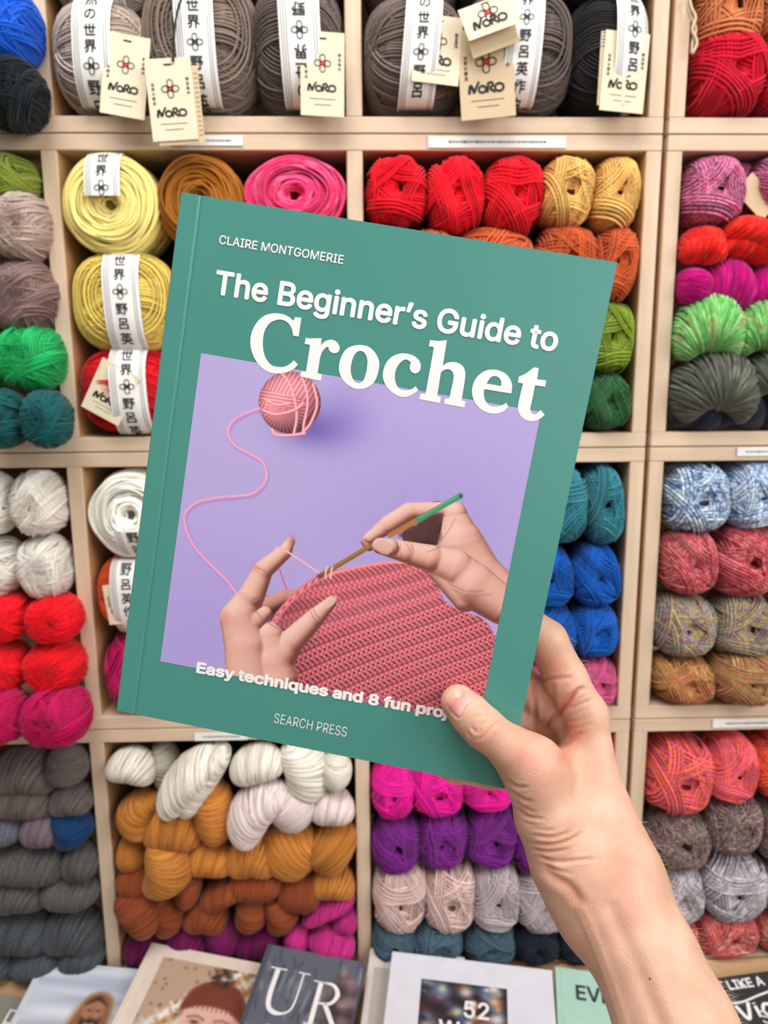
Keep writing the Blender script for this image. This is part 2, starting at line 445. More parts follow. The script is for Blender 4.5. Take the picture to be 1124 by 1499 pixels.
def hank(seed, arc=0.6, nr=64, rs=0.03, skew=0.35, taper=0.55, fat=0.42, twist=0.0, pinch=0.0):
    """A bundle bent along an arc, its strands crossing it; long axis x, facing -y."""
    g = np.random.default_rng(seed)
    def path(s):                                 # s in -1..1
        if arc < 0.05: c = np.stack([s, 0*s, 0*s], -1); tn = np.stack([1+0*s, 0*s, 0*s], -1)
        else:
            R = 1/arc; a = s*arc; c = np.stack([R*np.sin(a), 0*a, R*(np.cos(a)-1)], -1); tn = np.stack([np.cos(a), 0*a, -np.sin(a)], -1)
        return c, tn
    def rad(s): return fat*np.maximum(1-np.abs(s)**2.6, 0.0)**taper*(1-pinch*np.exp(-(s/0.25)**2)) + 0.004
    seg = 30; t = np.arange(seg)*2*math.pi/seg
    strands, radii = [], []
    for lay in (0, 1):
        s0 = np.sin(np.linspace(-1.5, 1.5, nr))*0.97 + g.normal(0, 0.006, nr)
        sk = skew*(1 if lay == 0 else 0.55) + g.normal(0, 0.03, nr)
        s = np.clip(s0[:, None] + sk[:, None]*np.cos(t+twist)[None]*rad(s0)[:, None] + 0.012*np.sin(3*t[None]+g.uniform(0, 6, (nr, 1))), -0.99, 0.99)
        c, tn = path(s)
        nz = np.stack([-tn[..., 2]*-1, 0*s, tn[..., 0]], -1); nz = np.stack([np.sin(s*arc), 0*s, np.cos(s*arc)], -1)
        r = rad(s)*(1-0.03*lay+g.normal(0, 0.012, (nr, 1)))
        P = c + r[..., None]*(np.cos(t)[None, :, None]*nz + np.sin(t)[None, :, None]*np.array([0, 1.0, 0]))
        strands.append(P); radii.append(rs)
    sv = np.sin(np.linspace(-math.pi/2, math.pi/2, 30))*0.9995; c, tn = path(sv); nz = np.stack([np.sin(sv*arc), 0*sv, np.cos(sv*arc)], -1)
    tt = np.arange(18)*2*math.pi/18
    Vc = (c[:, None] + (rad(sv)*0.93)[:, None, None]*(np.cos(tt)[None, :, None]*nz[:, None] + np.sin(tt)[None, :, None]*np.array([0, 1.0, 0]))).reshape(-1, 3)
    i = np.arange(29)[:, None]*18; j = np.arange(18)[None]; j2 = (j+1) % 18
    Fc = np.stack([i+j, i+18+j, i+18+j2, i+j2], -1).reshape(-1, 4)
    V, F, A = pack(strands, radii, 4, True, (Vc, Fc))
    V = V-(V.max(0)+V.min(0))/2
    return V/np.abs(V).max(0), F, A
def joined(parts):
    Vs, Fs, As, n = [], [], [], 0
    for (V, F, A), M in parts:
        Vs.append(V@np.asarray(M[0]).T+np.asarray(M[1])); Fs.append(F+n); As.append(A); n += len(V)
    V = np.concatenate(Vs); V = V-(V.max(0)+V.min(0))/2
    return V/np.abs(V).max(0), np.concatenate(Fs), np.concatenate(As)
def rotY(a, s=(1, 1, 1)):
    c, q = math.cos(a), math.sin(a); return np.array([[c, 0, q], [0, 1, 0], [-q, 0, c]])@np.diag(s)

PROTO = {}
PROTO['ball'] = [wound_ball(k, swirl=k in (1, 4, 5)) for k in range(8)]
PROTO['fuzzy'] = [wound_ball(20+k, nb=11, per=9, rs=0.050, p=2.4, gap=1.25, fuzz=3600, wobble=0.03, swirl=k == 1) for k in range(3)]
PROTO['side'] = [wound_ball(40+k, nb=14, per=16, rs=0.022, p=2.7, pit=0.1, face='x', seg=40, wobble=0.008, hole=(0.1, 0.55)) for k in range(3)]
PROTO['cake'] = [cake(60+k) for k in range(3)]
PROTO['hank'] = [hank(70, arc=0.5), hank(71, arc=0.8, skew=0.5), hank(72, arc=0.3, skew=0.2, fat=0.5)]
PROTO['fan'] = [hank(80, arc=2.0, fat=0.52, skew=0.15, nr=80), hank(81, arc=1.7, fat=0.55, skew=0.4, nr=80)]
_h = hank(90, arc=0.4, skew=0.5, fat=0.4); _h2 = hank(91, arc=-0.4 if False else 0.45, skew=0.5, fat=0.4)
PROTO['twist'] = [joined([(_h, (rotY(0.22, (1, .7, .74)), (0, -0.1, 0.16))), (_h2, (rotY(-0.12, (0.97, .7, .72)), (0.06, 0.08, -0.2)))]),
                  joined([(_h2, (rotY(-0.25, (1, .7, .75)), (0, 0.08, 0.16))), (_h, (rotY(0.25, (0.95, .7, .72)), (0, -0.1, -0.14)))])]
PMESH = {}
def proto_mesh(kind, i):
    i %= len(PROTO[kind]); key = (kind, i)
    if key not in PMESH:
        V, F, A = PROTO[kind][i]
        o = mesh_obj('yarn', V, F, yarn((128, 128, 128)), attrs={'strand': ('FLOAT_VECTOR', A)}, link=False)
        PMESH[key] = o.data; bpy.data.objects.remove(o)
    return PMESH[key]
def inside_cubby(c, sx, sz):
    """Keeps a ball between the boards and uprights of the cubby it lies in."""
    xs = [(XL-T-0.297, XL-T), (XL, XM), (XM+T, XA-T), (XB+T, XB+0.31), (XB+0.31+T, XB+0.61)]
    x0, x1 = min(xs, key=lambda q: 0 if q[0] <= c[0] <= q[1] else min(abs(c[0]-q[0]), abs(c[0]-q[1])))
    k = min(3, int(math.floor((Z0+HB-c[2])/HB))); zt = Z0+HB*(1-k); z0, z1 = zt-HB+T-(LOW if k == 3 else 0), zt-T
    c = np.array(c); lo, hi = max(c[0]-sx, x0+.001), min(c[0]+sx, x1-.001)
    if hi-lo > .02: c[0], sx = (lo+hi)/2, (hi-lo)/2
    lo, hi = max(c[2]-sz, z0+.001), min(c[2]+sz, z1-.001)
    if hi-lo > .02: c[2], sz = (lo+hi)/2, (hi-lo)/2
    return c, sx, sz
def put_yarn(kind, idx, mat, px, py, w, h, front=0.012, deep=None, ang=0.0, name='yarn_ball', parent=None, over=1.025):
    """One ball or hank whose face is w x h pixels of the photograph about (px, py); front = how far behind the shelf front it begins."""
    if kind in ('hank', 'fan', 'twist'): over *= 1.10
    elif kind == 'ball': over *= 1.045
    front = front-0.032 if front > -0.025 else front-0.02
    sy = deep if deep else max(0.03, min(0.055, 0.55*(w+h)/2*0.95/FPX))
    c = on_y(px, py, D+front+sy); sc = fdepth(c)/FPX
    sx, sz = w*sc/2*over, h*sc/2*over
    if front > -0.044: c, sx, sz = inside_cubby(c, sx, sz)
    o = bpy.data.objects.new(name, proto_mesh(kind, idx)); COL.objects.link(o)
    o.material_slots[0].link = 'OBJECT'; o.material_slots[0].material = mat
    roll = 0.0
    if kind in ('ball', 'fuzzy'):
        q = idx*7 % 4; roll = q*math.pi/2
        if q % 2: sx, sz = sz, sx
        roll += 0.14*math.sin(idx*12.9)
        if idx % 3 == 1: sx = -sx
    elif kind == 'cake': roll = math.pi*(idx % 2)
    o.location = c; o.rotation_euler = (0, roll+ang, 0); o.scale = (sx, sy, sz)
    return o
ORD = ['first', 'second', 'third', 'fourth', 'fifth', 'sixth', 'seventh', 'eighth', 'ninth', 'tenth', 'eleventh', 'twelfth', 'thirteenth', 'fourteenth', 'fifteenth', 'sixteenth']
_n = [0]
def row(kind, mat, desc, where, group, boxes, front=0.012, cat='yarn', name=None, labels=None):
    out = []
    name = name or ('yarn_hank' if kind in ('hank', 'fan', 'twist') else 'yarn_ball')
    for i, bx in enumerate(boxes):
        x0, y0, x1, y1 = bx[:4]; opt = bx[4] if len(bx) > 4 else {}
        _n[0] += 1; w, h = x1-x0, y1-y0; k = opt.get('kind', kind); ang = opt.get('ang', 0.0); W, Hh = w, h
        if k in ('hank', 'twist') and h > w*1.05 and 'ang' not in opt: ang = math.pi/2 + (0.12 if _n[0] % 2 else -0.12); W, Hh = h, w
        elif k in ('hank', 'twist') and 'ang' not in opt: ang = 0.1*math.sin(_n[0]*5.0)
        elif k in ('hank', 'twist', 'fan'):
            c, s = abs(math.cos(ang)), abs(math.sin(ang))
            if abs(c*c-s*s) > 0.3: W, Hh = max((c*w-s*h)/(c*c-s*s), 20), max((c*h-s*w)/(c*c-s*s), 20)
        if 'wh' in opt: W, Hh = opt['wh']
        o = put_yarn(k, opt.get('i', _n[0]), opt.get('mat', mat), (x0+x1)/2, (y0+y1)/2, W, Hh, opt.get('f', front), None, ang, name)
        lab = labels[i] if labels else (f'{ORD[i]} {desc} {where}' if len(boxes) > 1 else f'{desc} {where}')
        tag(o, lab, cat, group); out.append(o)
    return out
# ------------------------------------------------------------------ the yarn, cubby by cubby
def dv(*b): return b
# --- narrow-looking outer column, beside the first divider
row('fuzzy', yarn((20, 92, 205), tone=0.14), 'fluffy bright blue ball at the top beside the first divider', '', 'fluffy mohair balls', [(-48, -20, 58, 98)], -0.058, labels=['fluffy bright blue ball on top of the black one'])
row('fuzzy', yarn((18, 27, 34), tone=0.14), '', '', 'fluffy mohair balls', [(-46, 90, 68, 188)], -0.062, labels=['fluffy black ball on the shelf edge under the bright blue ball'])
row('fuzzy', yarn((124, 138, 52), tone=0.14), '', '', 'fluffy mohair balls', [(-52, 215, 64, 303)], -0.01, labels=['fluffy olive green ball topping the pile over the pinkish taupe one'])
row('fuzzy', yarn((178, 158, 148), tone=0.14), '', '', 'fluffy mohair balls', [(-6, 284, 77, 385), (-70, 300, 2, 395)], -0.015, labels=['fluffy pinkish taupe ball between olive green and mauve brown', 'fluffy taupe ball cut by the picture edge, under olive green'])
row('fuzzy', yarn((128, 104, 100), tone=0.14), '', '', 'fluffy mohair balls', [(-10, 383, 88, 490), (-90, 390, -4, 492)], -0.015, labels=['fluffy mauve brown ball resting on the bright green one', 'fluffy mauve brown ball at the picture edge, beside the full one'])
row('fuzzy', yarn((24, 168, 90), tone=0.14), '', '', 'fluffy mohair balls', [(2, 476, 97, 573), (-80, 486, 12, 575)], -0.02, labels=['fluffy bright green ball with dark centre hole, above dark teal', 'fluffy bright green ball mostly beyond the picture edge'])
row('fuzzy', yarn((14, 82, 84), tone=0.14), '', '', 'fluffy mohair balls', [(36, 570, 104, 656), (-36, 568, 42, 657)], -0.062, labels=['fluffy dark teal ball next to the first divider, overhanging the shelf', 'fluffy dark teal ball at the picture edge, overhanging the shelf'])
W1 = yarn((218, 212, 204), tone=0.14)
row('fuzzy', W1, '', '', 'fluffy white balls', [(22, 684, 108, 784), (-62, 688, 28, 785), (33, 780, 118, 876), (-52, 784, 38, 872)], -0.01,
    labels=['upper fluffy white ball touching the first divider', 'upper fluffy white ball at the picture edge', 'lower fluffy white ball touching the divider, on the red ones', 'lower fluffy white ball at the picture edge, on the red ones'])
R1 = yarn((226, 12, 30), tone=0.16)
row('fuzzy', R1, '', '', 'fluffy red balls', [(42, 868, 122, 940), (-42, 866, 46, 938), (40, 935, 126, 1012), (-46, 935, 44, 1012)], -0.02,
    labels=['upper fluffy red ball touching the divider, under the white ones', 'upper fluffy red ball at the picture edge', 'lower fluffy red ball touching the divider, on the raspberry ones', 'lower fluffy red ball at the picture edge, on the raspberry ones'])
row('fuzzy', yarn((182, 8, 82), tone=0.14), '', '', 'fluffy raspberry balls', [(36, 1004, 132, 1090), (-50, 1006, 42, 1086)], -0.064,
    labels=['fluffy raspberry ball bulging over the shelf edge by the divider', 'fluffy raspberry ball over the shelf edge at the picture edge'])
G1 = yarn((84, 81, 80), fleck=(176, 172, 168)); G2 = yarn((104, 94, 90), fleck=(150, 145, 140)); G3 = yarn((70, 74, 78), fleck=(160, 162, 164)); G4 = yarn((122, 106, 116), fleck=(170, 120, 130)); G5 = yarn((100, 100, 112), fleck=(150, 150, 165))
gb = [(-4, 1093, 80, 1158, G2), (76, 1088, 132, 1148, G2), (-6, 1143, 82, 1192, G2), (78, 1143, 133, 1188, G2), (-30, 1188, 36, 1232, G5), (36, 1180, 88, 1234, G4),
      (87, 1178, 140, 1240, yarn((24, 62, 108))), (-8, 1230, 104, 1286, G1), (96, 1232, 147, 1282, G1), (-10, 1282, 66, 1330, G1), (66, 1278, 148, 1326, G1),
      (-14, 1328, 78, 1388, G3), (68, 1324, 152, 1390, G3), (20, 1384, 92, 1426, G3), (90, 1376, 156, 1412, G3), (-40, 1384, 22, 1424, G3)]
gl = ['brownish grey flecked hank at the top of the grey pile', 'short brownish grey hank at the top, against the divider', 'brownish grey hank in the second layer of the grey pile', 'short brownish grey hank of the second layer, against the divider',
      'bluish grey hank at the picture edge, level with the blue one', 'mauve grey hank beside the dark blue one', 'single dark blue hank among the grey ones', 'long grey flecked hank below the mauve grey one',
      'short grey hank right under the dark blue one', 'grey flecked hank below the long one at the picture edge', 'grey flecked hank against the divider, two below the dark blue', 'big slate grey hank at the picture edge, near the bottom',
      'big slate grey hank against the divider, near the bottom', 'small slate grey hank at the bottom above the wooden board', 'small slate grey hank at the bottom corner by the divider', 'small slate grey hank at the very bottom picture edge']
row('hank', None, '', '', 'grey tweed hanks', [(a, b_, c, d, {'mat': mm}) for a, b_, c, d, mm in gb], 0.0, labels=gl)

# --- plain balls in the main cubbies
row('ball', yarn((222, 12, 36)), 'bright red ball', 'of the three over the teal book, counting from the divider', 'bright red balls', [(531, 224, 624, 334), (621, 223, 706, 342), (702, 223, 789, 346)])
row('ball', yarn((216, 172, 98)), '', '', 'golden balls', [(786, 222, 862, 337), (856, 219, 951, 343)], labels=['narrow golden ball next to the bright red one', 'wide golden ball next to the end panel'])
row('ball', yarn((188, 84, 44)), '', '', 'rust orange balls', [(660, 341, 776, 440), (774, 336, 868, 440), (860, 338, 940, 446)],
    labels=['rust orange ball whose top just shows under the bright red ones', 'rust orange ball under the narrow golden one', 'rust orange ball under the wide golden one, beside the book corner'])
row('ball', yarn((124, 146, 44)), 'olive green ball', 'under the rust orange one, beside the book edge', 'green balls', [(852, 446, 939, 548)])
row('ball', yarn((44, 92, 52)), 'dark green ball', 'at the bottom of its cubby, under the olive one', 'green balls', [(846, 546, 926, 632)])
row('ball', yarn((50, 122, 136)), '', '', 'teal balls', [(768, 680, 855, 792), (848, 675, 923, 794)], 0.014, labels=['teal ball half hidden by the book edge', 'whole teal ball beside the end panel'])
B1 = yarn((8, 82, 166))
row('ball', B1, '', '', 'royal blue balls', [(756, 796, 836, 884), (831, 793, 911, 882), (758, 880, 840, 962), (834, 879, 912, 958)], 0.014,
    labels=['upper royal blue ball half hidden by the book edge', 'upper royal blue ball beside the end panel, below the teal', 'lower royal blue ball touching the raised index finger', 'lower royal blue ball beside the end panel, above the pink'])
row('ball', yarn((206, 88, 138)), '', '', 'pink balls', [(844, 955, 910, 1038), (754, 958, 846, 1040)], 0.014, labels=['dusty pink ball beside the end panel, next to the knuckle', 'dusty pink ball glimpsed between book and index finger'])
MG = yarn((224, 20, 150))
row('ball', MG, '', '', 'magenta balls', [(534, 1112, 607, 1190), (602, 1112, 678, 1187), (674, 1112, 750, 1178), (842, 1074, 907, 1160)], 0.014,
    labels=['magenta ball touching the divider under the book', 'magenta ball under the fingertips below the book', 'magenta ball under the bottom corner of the book', 'magenta ball showing as a sliver behind the back of the hand'])
row('ball', yarn((116, 34, 126)), 'purple ball', 'of the row under magenta, counting from the divider', 'purple balls', [(537, 1178, 614, 1268), (611, 1174, 682, 1262), (680, 1168, 754, 1260), (746, 1176, 826, 1270)], 0.014)
row('ball', yarn((206, 176, 170)), '', '', 'dusty beige pink balls', [(543, 1250, 624, 1352), (619, 1248, 695, 1354)], 0.006, labels=['dusty beige pink ball touching the divider, with loose end', 'dusty beige pink ball next to the lilac grey one'])
row('ball', yarn((172, 158, 160)), '', '', 'lilac grey balls', [(686, 1250, 759, 1350), (751, 1262, 828, 1354)], 0.006, labels=['lilac grey ball next to the dusty beige pink', 'lilac grey ball beside the wrist'])
SB = yarn((70, 94, 108))
row('ball', SB, 'slate blue ball', 'above the open white books, counting from the divider', 'slate blue balls', [(541, 1338, 606, 1404), (602, 1337, 676, 1408), (676, 1338, 752, 1410)], 0.008)
row('ball', yarn((22, 30, 46)), '', '', 'navy black balls', [(748, 1342, 814, 1412), (810, 1340, 880, 1412)], 0.008, labels=['navy black ball next to the slate blue one', 'navy black ball tucked against the forearm'])

# --- hank cubby
WH = yarn((214, 208, 196)); PK = yarn((216, 200, 196)); MU = yarn((186, 120, 52)); RU = yarn((134, 66, 34)); PL = yarn((104, 20, 74)); MA = yarn((178, 42, 118))
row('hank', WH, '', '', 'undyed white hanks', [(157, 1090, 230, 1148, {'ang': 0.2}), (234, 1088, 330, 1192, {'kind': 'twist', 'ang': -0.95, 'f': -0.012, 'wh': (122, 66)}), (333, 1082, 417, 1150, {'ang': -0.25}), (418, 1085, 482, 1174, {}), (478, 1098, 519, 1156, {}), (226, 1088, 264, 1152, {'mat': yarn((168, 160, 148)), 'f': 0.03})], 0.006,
    labels=['white hank in the top corner beside the first divider', 'long white twisted hank hanging in front of the mustard ones', 'white curled hank over the two pinkish white ones', 'upright white hank next to the small one', 'small white hank at the end of the row, by the divider', 'greyish hank in shadow behind the long white twisted one'])
row('hank', PK, '', '', 'pinkish white hanks', [(331, 1138, 412, 1232, {'ang': -0.95, 'f': -0.01, 'wh': (104, 60)}), (402, 1146, 460, 1214, {'ang': 0.8}), (457, 1154, 518, 1202, {})], 0.004,
    labels=['large pinkish white hank drooping over the mustard ones', 'middle pinkish white hank tilted beside the large one', 'small pinkish white hank by the divider'])
mb = [(160, 1146, 232, 1234, {'ang': -1.25}), (164, 1220, 214, 1271, {'f': 0.02}), (214, 1170, 292, 1242, {'ang': 0.0}), (215, 1235, 278, 1310, {'f': -0.01}), (287, 1138, 341, 1232, {}), (272, 1228, 343, 1277, {'f': 0.012}), (336, 1218, 402, 1281, {}), (386, 1200, 462, 1281, {'ang': -0.8}), (458, 1194, 524, 1276, {'ang': 0.7}), (457, 1262, 522, 1310, {'f': 0.012})]
row('hank', MU, '', '', 'mustard hanks', mb, 0.006, labels=['big mustard hank against the first divider', 'small mustard hank under the big one by the divider', 'broad mustard hank under the long white twisted one', 'lowest mustard hank sticking out above the rust ones', 'upright mustard hank between the long white and pinkish hanks', 'mustard hank in the middle, right above rust ones', 'mustard hank under the large pinkish white one', 'tilted mustard hank under the middle pinkish white one', 'curled mustard hank against the second divider', 'small mustard hank under the curled one, above magenta'])
rb = [(172, 1264, 227, 1309, {}), (167, 1294, 230, 1370, {'ang': 0.95, 'f': -0.008, 'wh': (84, 52)}), (226, 1304, 272, 1364, {}), (260, 1274, 293, 1322, {}), (288, 1276, 362, 1332, {'ang': -0.4}), (272, 1310, 332, 1360, {}), (338, 1268, 412, 1312, {}), (347, 1308, 392, 1357, {}), (390, 1308, 436, 1359, {}), (409, 1276, 469, 1330, {})]
row('hank', RU, '', '', 'rust brown hanks', rb, 0.01, labels=['small rust brown hank in the upper corner by the first divider', 'big rust brown hank sticking out by the first divider', 'rust brown hank next to the big protruding one', 'narrow rust brown hank beside the lowest mustard one', 'long tilted rust brown hank in the middle', 'rust brown hank under the long tilted one', 'flat rust brown hank under the tilted mustard one', 'small upright rust brown hank over the plum ones', 'small rust brown hank touching the magenta ones', 'rust brown hank above the magenta, under the tilted mustard'])
row('hank', PL, 'plum hank', 'in the dark bottom layer, counting from the first divider', 'plum hanks', [(172, 1358, 247, 1418, {}), (243, 1343, 307, 1398, {}), (302, 1333, 350, 1398, {}), (347, 1348, 414, 1402, {})], 0.016)
row('hank', MA, '', '', 'magenta hanks', [(439, 1298, 519, 1352, {'ang': -0.45}), (411, 1344, 462, 1394, {'ang': 0.6}), (453, 1348, 534, 1404, {'ang': 0.25, 'f': -0.01}), (486, 1322, 522, 1358, {})], 0.006,
    labels=['tilted magenta hank under the small mustard one', 'small magenta hank next to the plum ones', 'large magenta hank lying lowest, behind the dark grey book', 'small dark magenta hank tucked by the divider'])

# --- far cubbies across the gap
CO = yarn((196, 118, 74), tone=0.3)
row('ball', CO, '', '', 'copper skeins', [(1006, -30, 1100, 92), (1092, -30, 1190, 96)], 0.02, labels=['copper brown skein above the deep crimson ball', 'copper brown skein cut by the picture edge'], name='yarn_skein')
row('ball', yarn((196, 8, 44)), '', '', 'crimson balls', [(999, 64, 1106, 176), (1096, 84, 1196, 178)], 0.012, labels=['big deep crimson ball beside the upright', 'deep crimson ball cut by the picture edge'])
LI = yarn([(176, 94, 132), (206, 122, 160), (150, 84, 116), (210, 70, 110)], 4.95)
row('ball', LI, '', '', 'lilac pink tweed balls', [(988, 224, 1078, 332), (1050, 222, 1096, 314, {'f': 0.05}), (1088, 220, 1180, 316)], 0.012, labels=['lilac pink tweed ball beside the upright, over the red hanks', 'lilac pink tweed ball set back between two others', 'lilac pink tweed ball cut by the picture edge, behind a paper tag'])
RH = yarn([(224, 30, 22), (196, 22, 22), (236, 58, 34)], 3.3)
row('twist', RH, '', '', 'scarlet hanks', [(984, 328, 1064, 394, {'ang': -0.2}), (1050, 313, 1150, 394, {'ang': 0.3, 'f': 0.0})], 0.008, labels=['twisted scarlet hank against the upright', 'twisted scarlet hank under the paper tag'])
MH = yarn([(190, 2, 112), (160, 0, 104), (206, 26, 130)], 2.75)
row('hank', MH, 'fuchsia hank', 'in the layer between scarlet and pale green, from the upright', 'fuchsia hanks', [(982, 390, 1030, 452), (1024, 382, 1098, 456), (1092, 388, 1160, 450)], 0.008)
LG = yarn([(112, 182, 100), (86, 160, 82), (140, 200, 122), (140, 136, 90)], 2.75)
row('fan', LG, '', '', 'pale green hanks', [(978, 432, 1080, 524, {'i': 1}), (1070, 442, 1160, 518)], -0.006, labels=['big pale green hank bulging beside the upright', 'pale green hank cut by the picture edge'])
GG = yarn([(92, 94, 82), (74, 78, 70), (116, 116, 100)], 2.75)
row('fan', GG, '', '', 'grey green hanks', [(976, 514, 1098, 616, {'i': 0}), (1086, 512, 1190, 578)], -0.008, labels=['dark grey green heart shaped hank beside the upright', 'dark grey green hank cut by the picture edge'])
NV = yarn((34, 36, 52))
row('hank', NV, 'navy hank', 'at the bottom under grey green, from the upright', 'navy hanks', [(972, 580, 1050, 632), (1042, 566, 1112, 632), (1100, 574, 1180, 632)], 0.02)
BW = yarn([(104, 146, 190), (196, 212, 224), (70, 112, 166), (216, 222, 224), (130, 150, 170)], 3.3)
row('ball', BW, '', '', 'pale blue speckled balls', [(966, 672, 1057, 777), (1052, 672, 1140, 770)], 0.012, labels=['pale blue speckled ball against the upright', 'pale blue speckled ball cut by the picture edge'])
RO = yarn([(178, 66, 80), (208, 120, 122), (160, 52, 66), (190, 84, 94)], 2.2)
row('ball', RO, '', '', 'rose balls', [(962, 772, 1040, 865), (1032, 764, 1126, 867)], 0.012, labels=['rose red ball with swirl against the upright', 'larger rose red ball at the picture edge'])
MC = yarn([(142, 104, 138), (148, 148, 92), (176, 156, 92), (136, 94, 128), (122, 150, 132), (150, 104, 120)], 3.3)
row('ball', MC, '', '', 'many-coloured balls', [(953, 866, 1039, 955), (1034, 864, 1122, 955)], 0.012, labels=['purple and lime speckled ball against the upright', 'purple and lime speckled ball by the picture edge'])
TN = yarn([(190, 148, 88), (176, 130, 74), (176, 96, 72), (204, 166, 106)], 2.2); TN2 = yarn([(156, 128, 82), (178, 112, 84), (150, 122, 70), (186, 140, 96)], 2.2)
row('ball', TN, '', '', 'tan balls', [(948, 954, 1039, 1038), (1030, 948, 1130, 1042, {'mat': TN2, 'f': 0.0})], 0.012, labels=['sandy tan ball against the upright', 'khaki and peach ball by the picture edge'])
CR = yarn([(226, 92, 84), (208, 84, 112), (236, 104, 72), (190, 70, 100)], 2.75); CR2 = yarn([(214, 70, 56), (226, 96, 66), (190, 50, 60)], 2.75)
row('ball', CR, '', '', 'coral balls', [(940, 1072, 1034, 1182), (1028, 1072, 1100, 1166), (1094, 1068, 1176, 1160, {'mat': CR2})], 0.012, labels=['big coral ball with crossed strands against the upright', 'smaller coral ball in the middle of its row', 'orange red ball cut by the picture edge'])
PO = yarn([(112, 62, 92), (134, 122, 100), (96, 54, 80), (142, 134, 112), (100, 70, 84)], 3.3)
row('ball', PO, 'plum and khaki speckled ball', 'under the coral ones, from the upright', 'plum speckled balls', [(940, 1174, 1030, 1262), (1024, 1154, 1106, 1242), (1098, 1150, 1170, 1250)], 0.012)
SI = yarn([(168, 158, 162), (194, 188, 190), (150, 140, 148), (204, 198, 198)], 2.75)
row('ball', SI, '', '', 'silver grey balls', [(950, 1252, 1022, 1342), (1014, 1236, 1112, 1334), (1106, 1244, 1180, 1336, {'mat': yarn((132, 84, 84))})], 0.012, labels=['silver grey ball partly behind the forearm', 'whole silver grey ball beside the brownish one', 'brownish mauve ball cut by the picture edge'])
RP = yarn([(192, 70, 76), (212, 120, 116), (178, 54, 66), (168, 110, 90), (222, 150, 140)], 2.75)
row('ball', RP, '', '', 'red and pink balls', [(1008, 1320, 1100, 1404), (1096, 1308, 1176, 1398), (932, 1330, 1012, 1406)], 0.012, labels=['red and pink speckled ball above the dark book', 'red and pink speckled ball cut by the picture edge', 'red and pink speckled ball hidden behind the arm hairs'])

# loose cream yarn end dangling by the upright
P = [on_y(x, y, D-0.006) for x, y in [(1012, -6), (1006, 8), (1010, 22), (1018, 42), (1014, 60), (1012, 78)]]
P2 = [on_y(x, y, D-0.009) for x, y in [(1008, -6), (1012, 12), (1018, 26), (1013, 44), (1020, 62), (1013, 79)]]
b = MB(); b.tube(catmull(P, 6), 0.0016, 6); b.tube(catmull(P2, 6), 0.0016, 6)
tag(b.build('yarn_end', yarn((226, 204, 168)), smooth=True), 'twisted cream yarn end dangling beside the copper skein', 'yarn')

# ------------------------------------------------------------------ banded skeins: a ball, its paper band and its card tag
M_PAPER = plain('white_paper', (232, 230, 226), 0.7, 0.3, 0.015)
M_STRIPE = plain('grey_stripe_ink', (150, 150, 148), 0.7, 0.3)
M_INK = plain('black_ink', (38, 36, 36), 0.6, 0.3)
M_REDINK = plain('red_ink', (214, 52, 44), 0.6, 0.3)
M_CARD = plain('cream_card', (226, 212, 184), 0.75, 0.2, 0.02)
M_CARD2 = plain('tan_card', (206, 184, 150), 0.75, 0.2, 0.02)
M_CORD = plain('dark_cord', (44, 42, 36), 0.8)
def emblem(cx, cy, r):
    """Four-petal emblem with an N in the middle -> (black parts, red parts)."""
    t = np.linspace(0, 2*math.pi, 25); blk = []
    for ax, ay in ((0, 1), (0, -1), (1, 0), (-1, 0)):
        c = np.array([cx+ax*r*0.58, cy+ay*r*0.58])
        e = np.stack([np.cos(t)*(0.40 if ax else 0.33), np.sin(t)*(0.40 if ay else 0.33)], 1)*r
        blk.append(ribbon(c+e, r*0.12))
    N = [ribbon(np.array([(cx-.3*r, cy-.38*r), (cx-.28*r, cy+.38*r)]), r*.2), ribbon(np.array([(cx-.3*r, cy+.36*r), (cx+.3*r, cy-.36*r)]), r*.2), ribbon(np.array([(cx+.28*r, cy-.38*r), (cx+.3*r, cy+.38*r)]), r*.2)]
    return merge_flat(blk), merge_flat(N)
def brush_noro(cx, cy, w):
    s = w/3.0; o = np.array([cx-w/2, cy])
    def q(pts, wd=.2): return ribbon_c(np.array(pts)*s+o, wd*s)
    tt = np.linspace(0, 2*math.pi, 14)
    ring = lambda x, y, rx, ry: ribbon(np.stack([x+rx*np.cos(tt), y+ry*np.sin(tt)], 1)*s+o, .2*s)
    return merge_flat([q([(0, -.3), (.05, .1), (.15, .35), (.3, .1), (.42, -.25)], .24), q([(.42, -.25), (.55, .1), (.85, .62)], .2), ring(1.1, 0, .3, .26), q([(1.5, -.3), (1.55, .1), (1.6, .42)]), q([(1.5, .38), (1.85, .48), (1.98, .25), (1.7, .05)]), q([(1.7, .05), (1.9, -.12), (2.15, -.3)]), ring(2.5, .05, .36, .3)])
VERT = ['自', '然', 'の', '世', '界', '@', '野', '呂', '英', '作']
def vertical_text(start, z_top, size, z_bot, flip=False):
    """Column of the band's characters from z_top down to z_bot; '@' is the emblem."""
    out = []; z = z_top; k = start
    while z > z_bot:
        ch = VERT[k % 10]
        h = size*(1.5 if ch == '@' else 1.12)
        if ch == '@':
            a, r = emblem(0, z-h/2, size*0.56); v, f = merge_flat([a, r]); out.append((v, f))
        else:
            v, f = text_flat(ch, 0.018); v = np.array(v); c = (v.max(0)+v.min(0))/2
            v = (v-c)*size/1.0*0.95
            if flip: v = -v
            out.append((v+[0, z-h/2], f))
        z -= h; k += -1 if flip else 1
    return merge_flat(out)
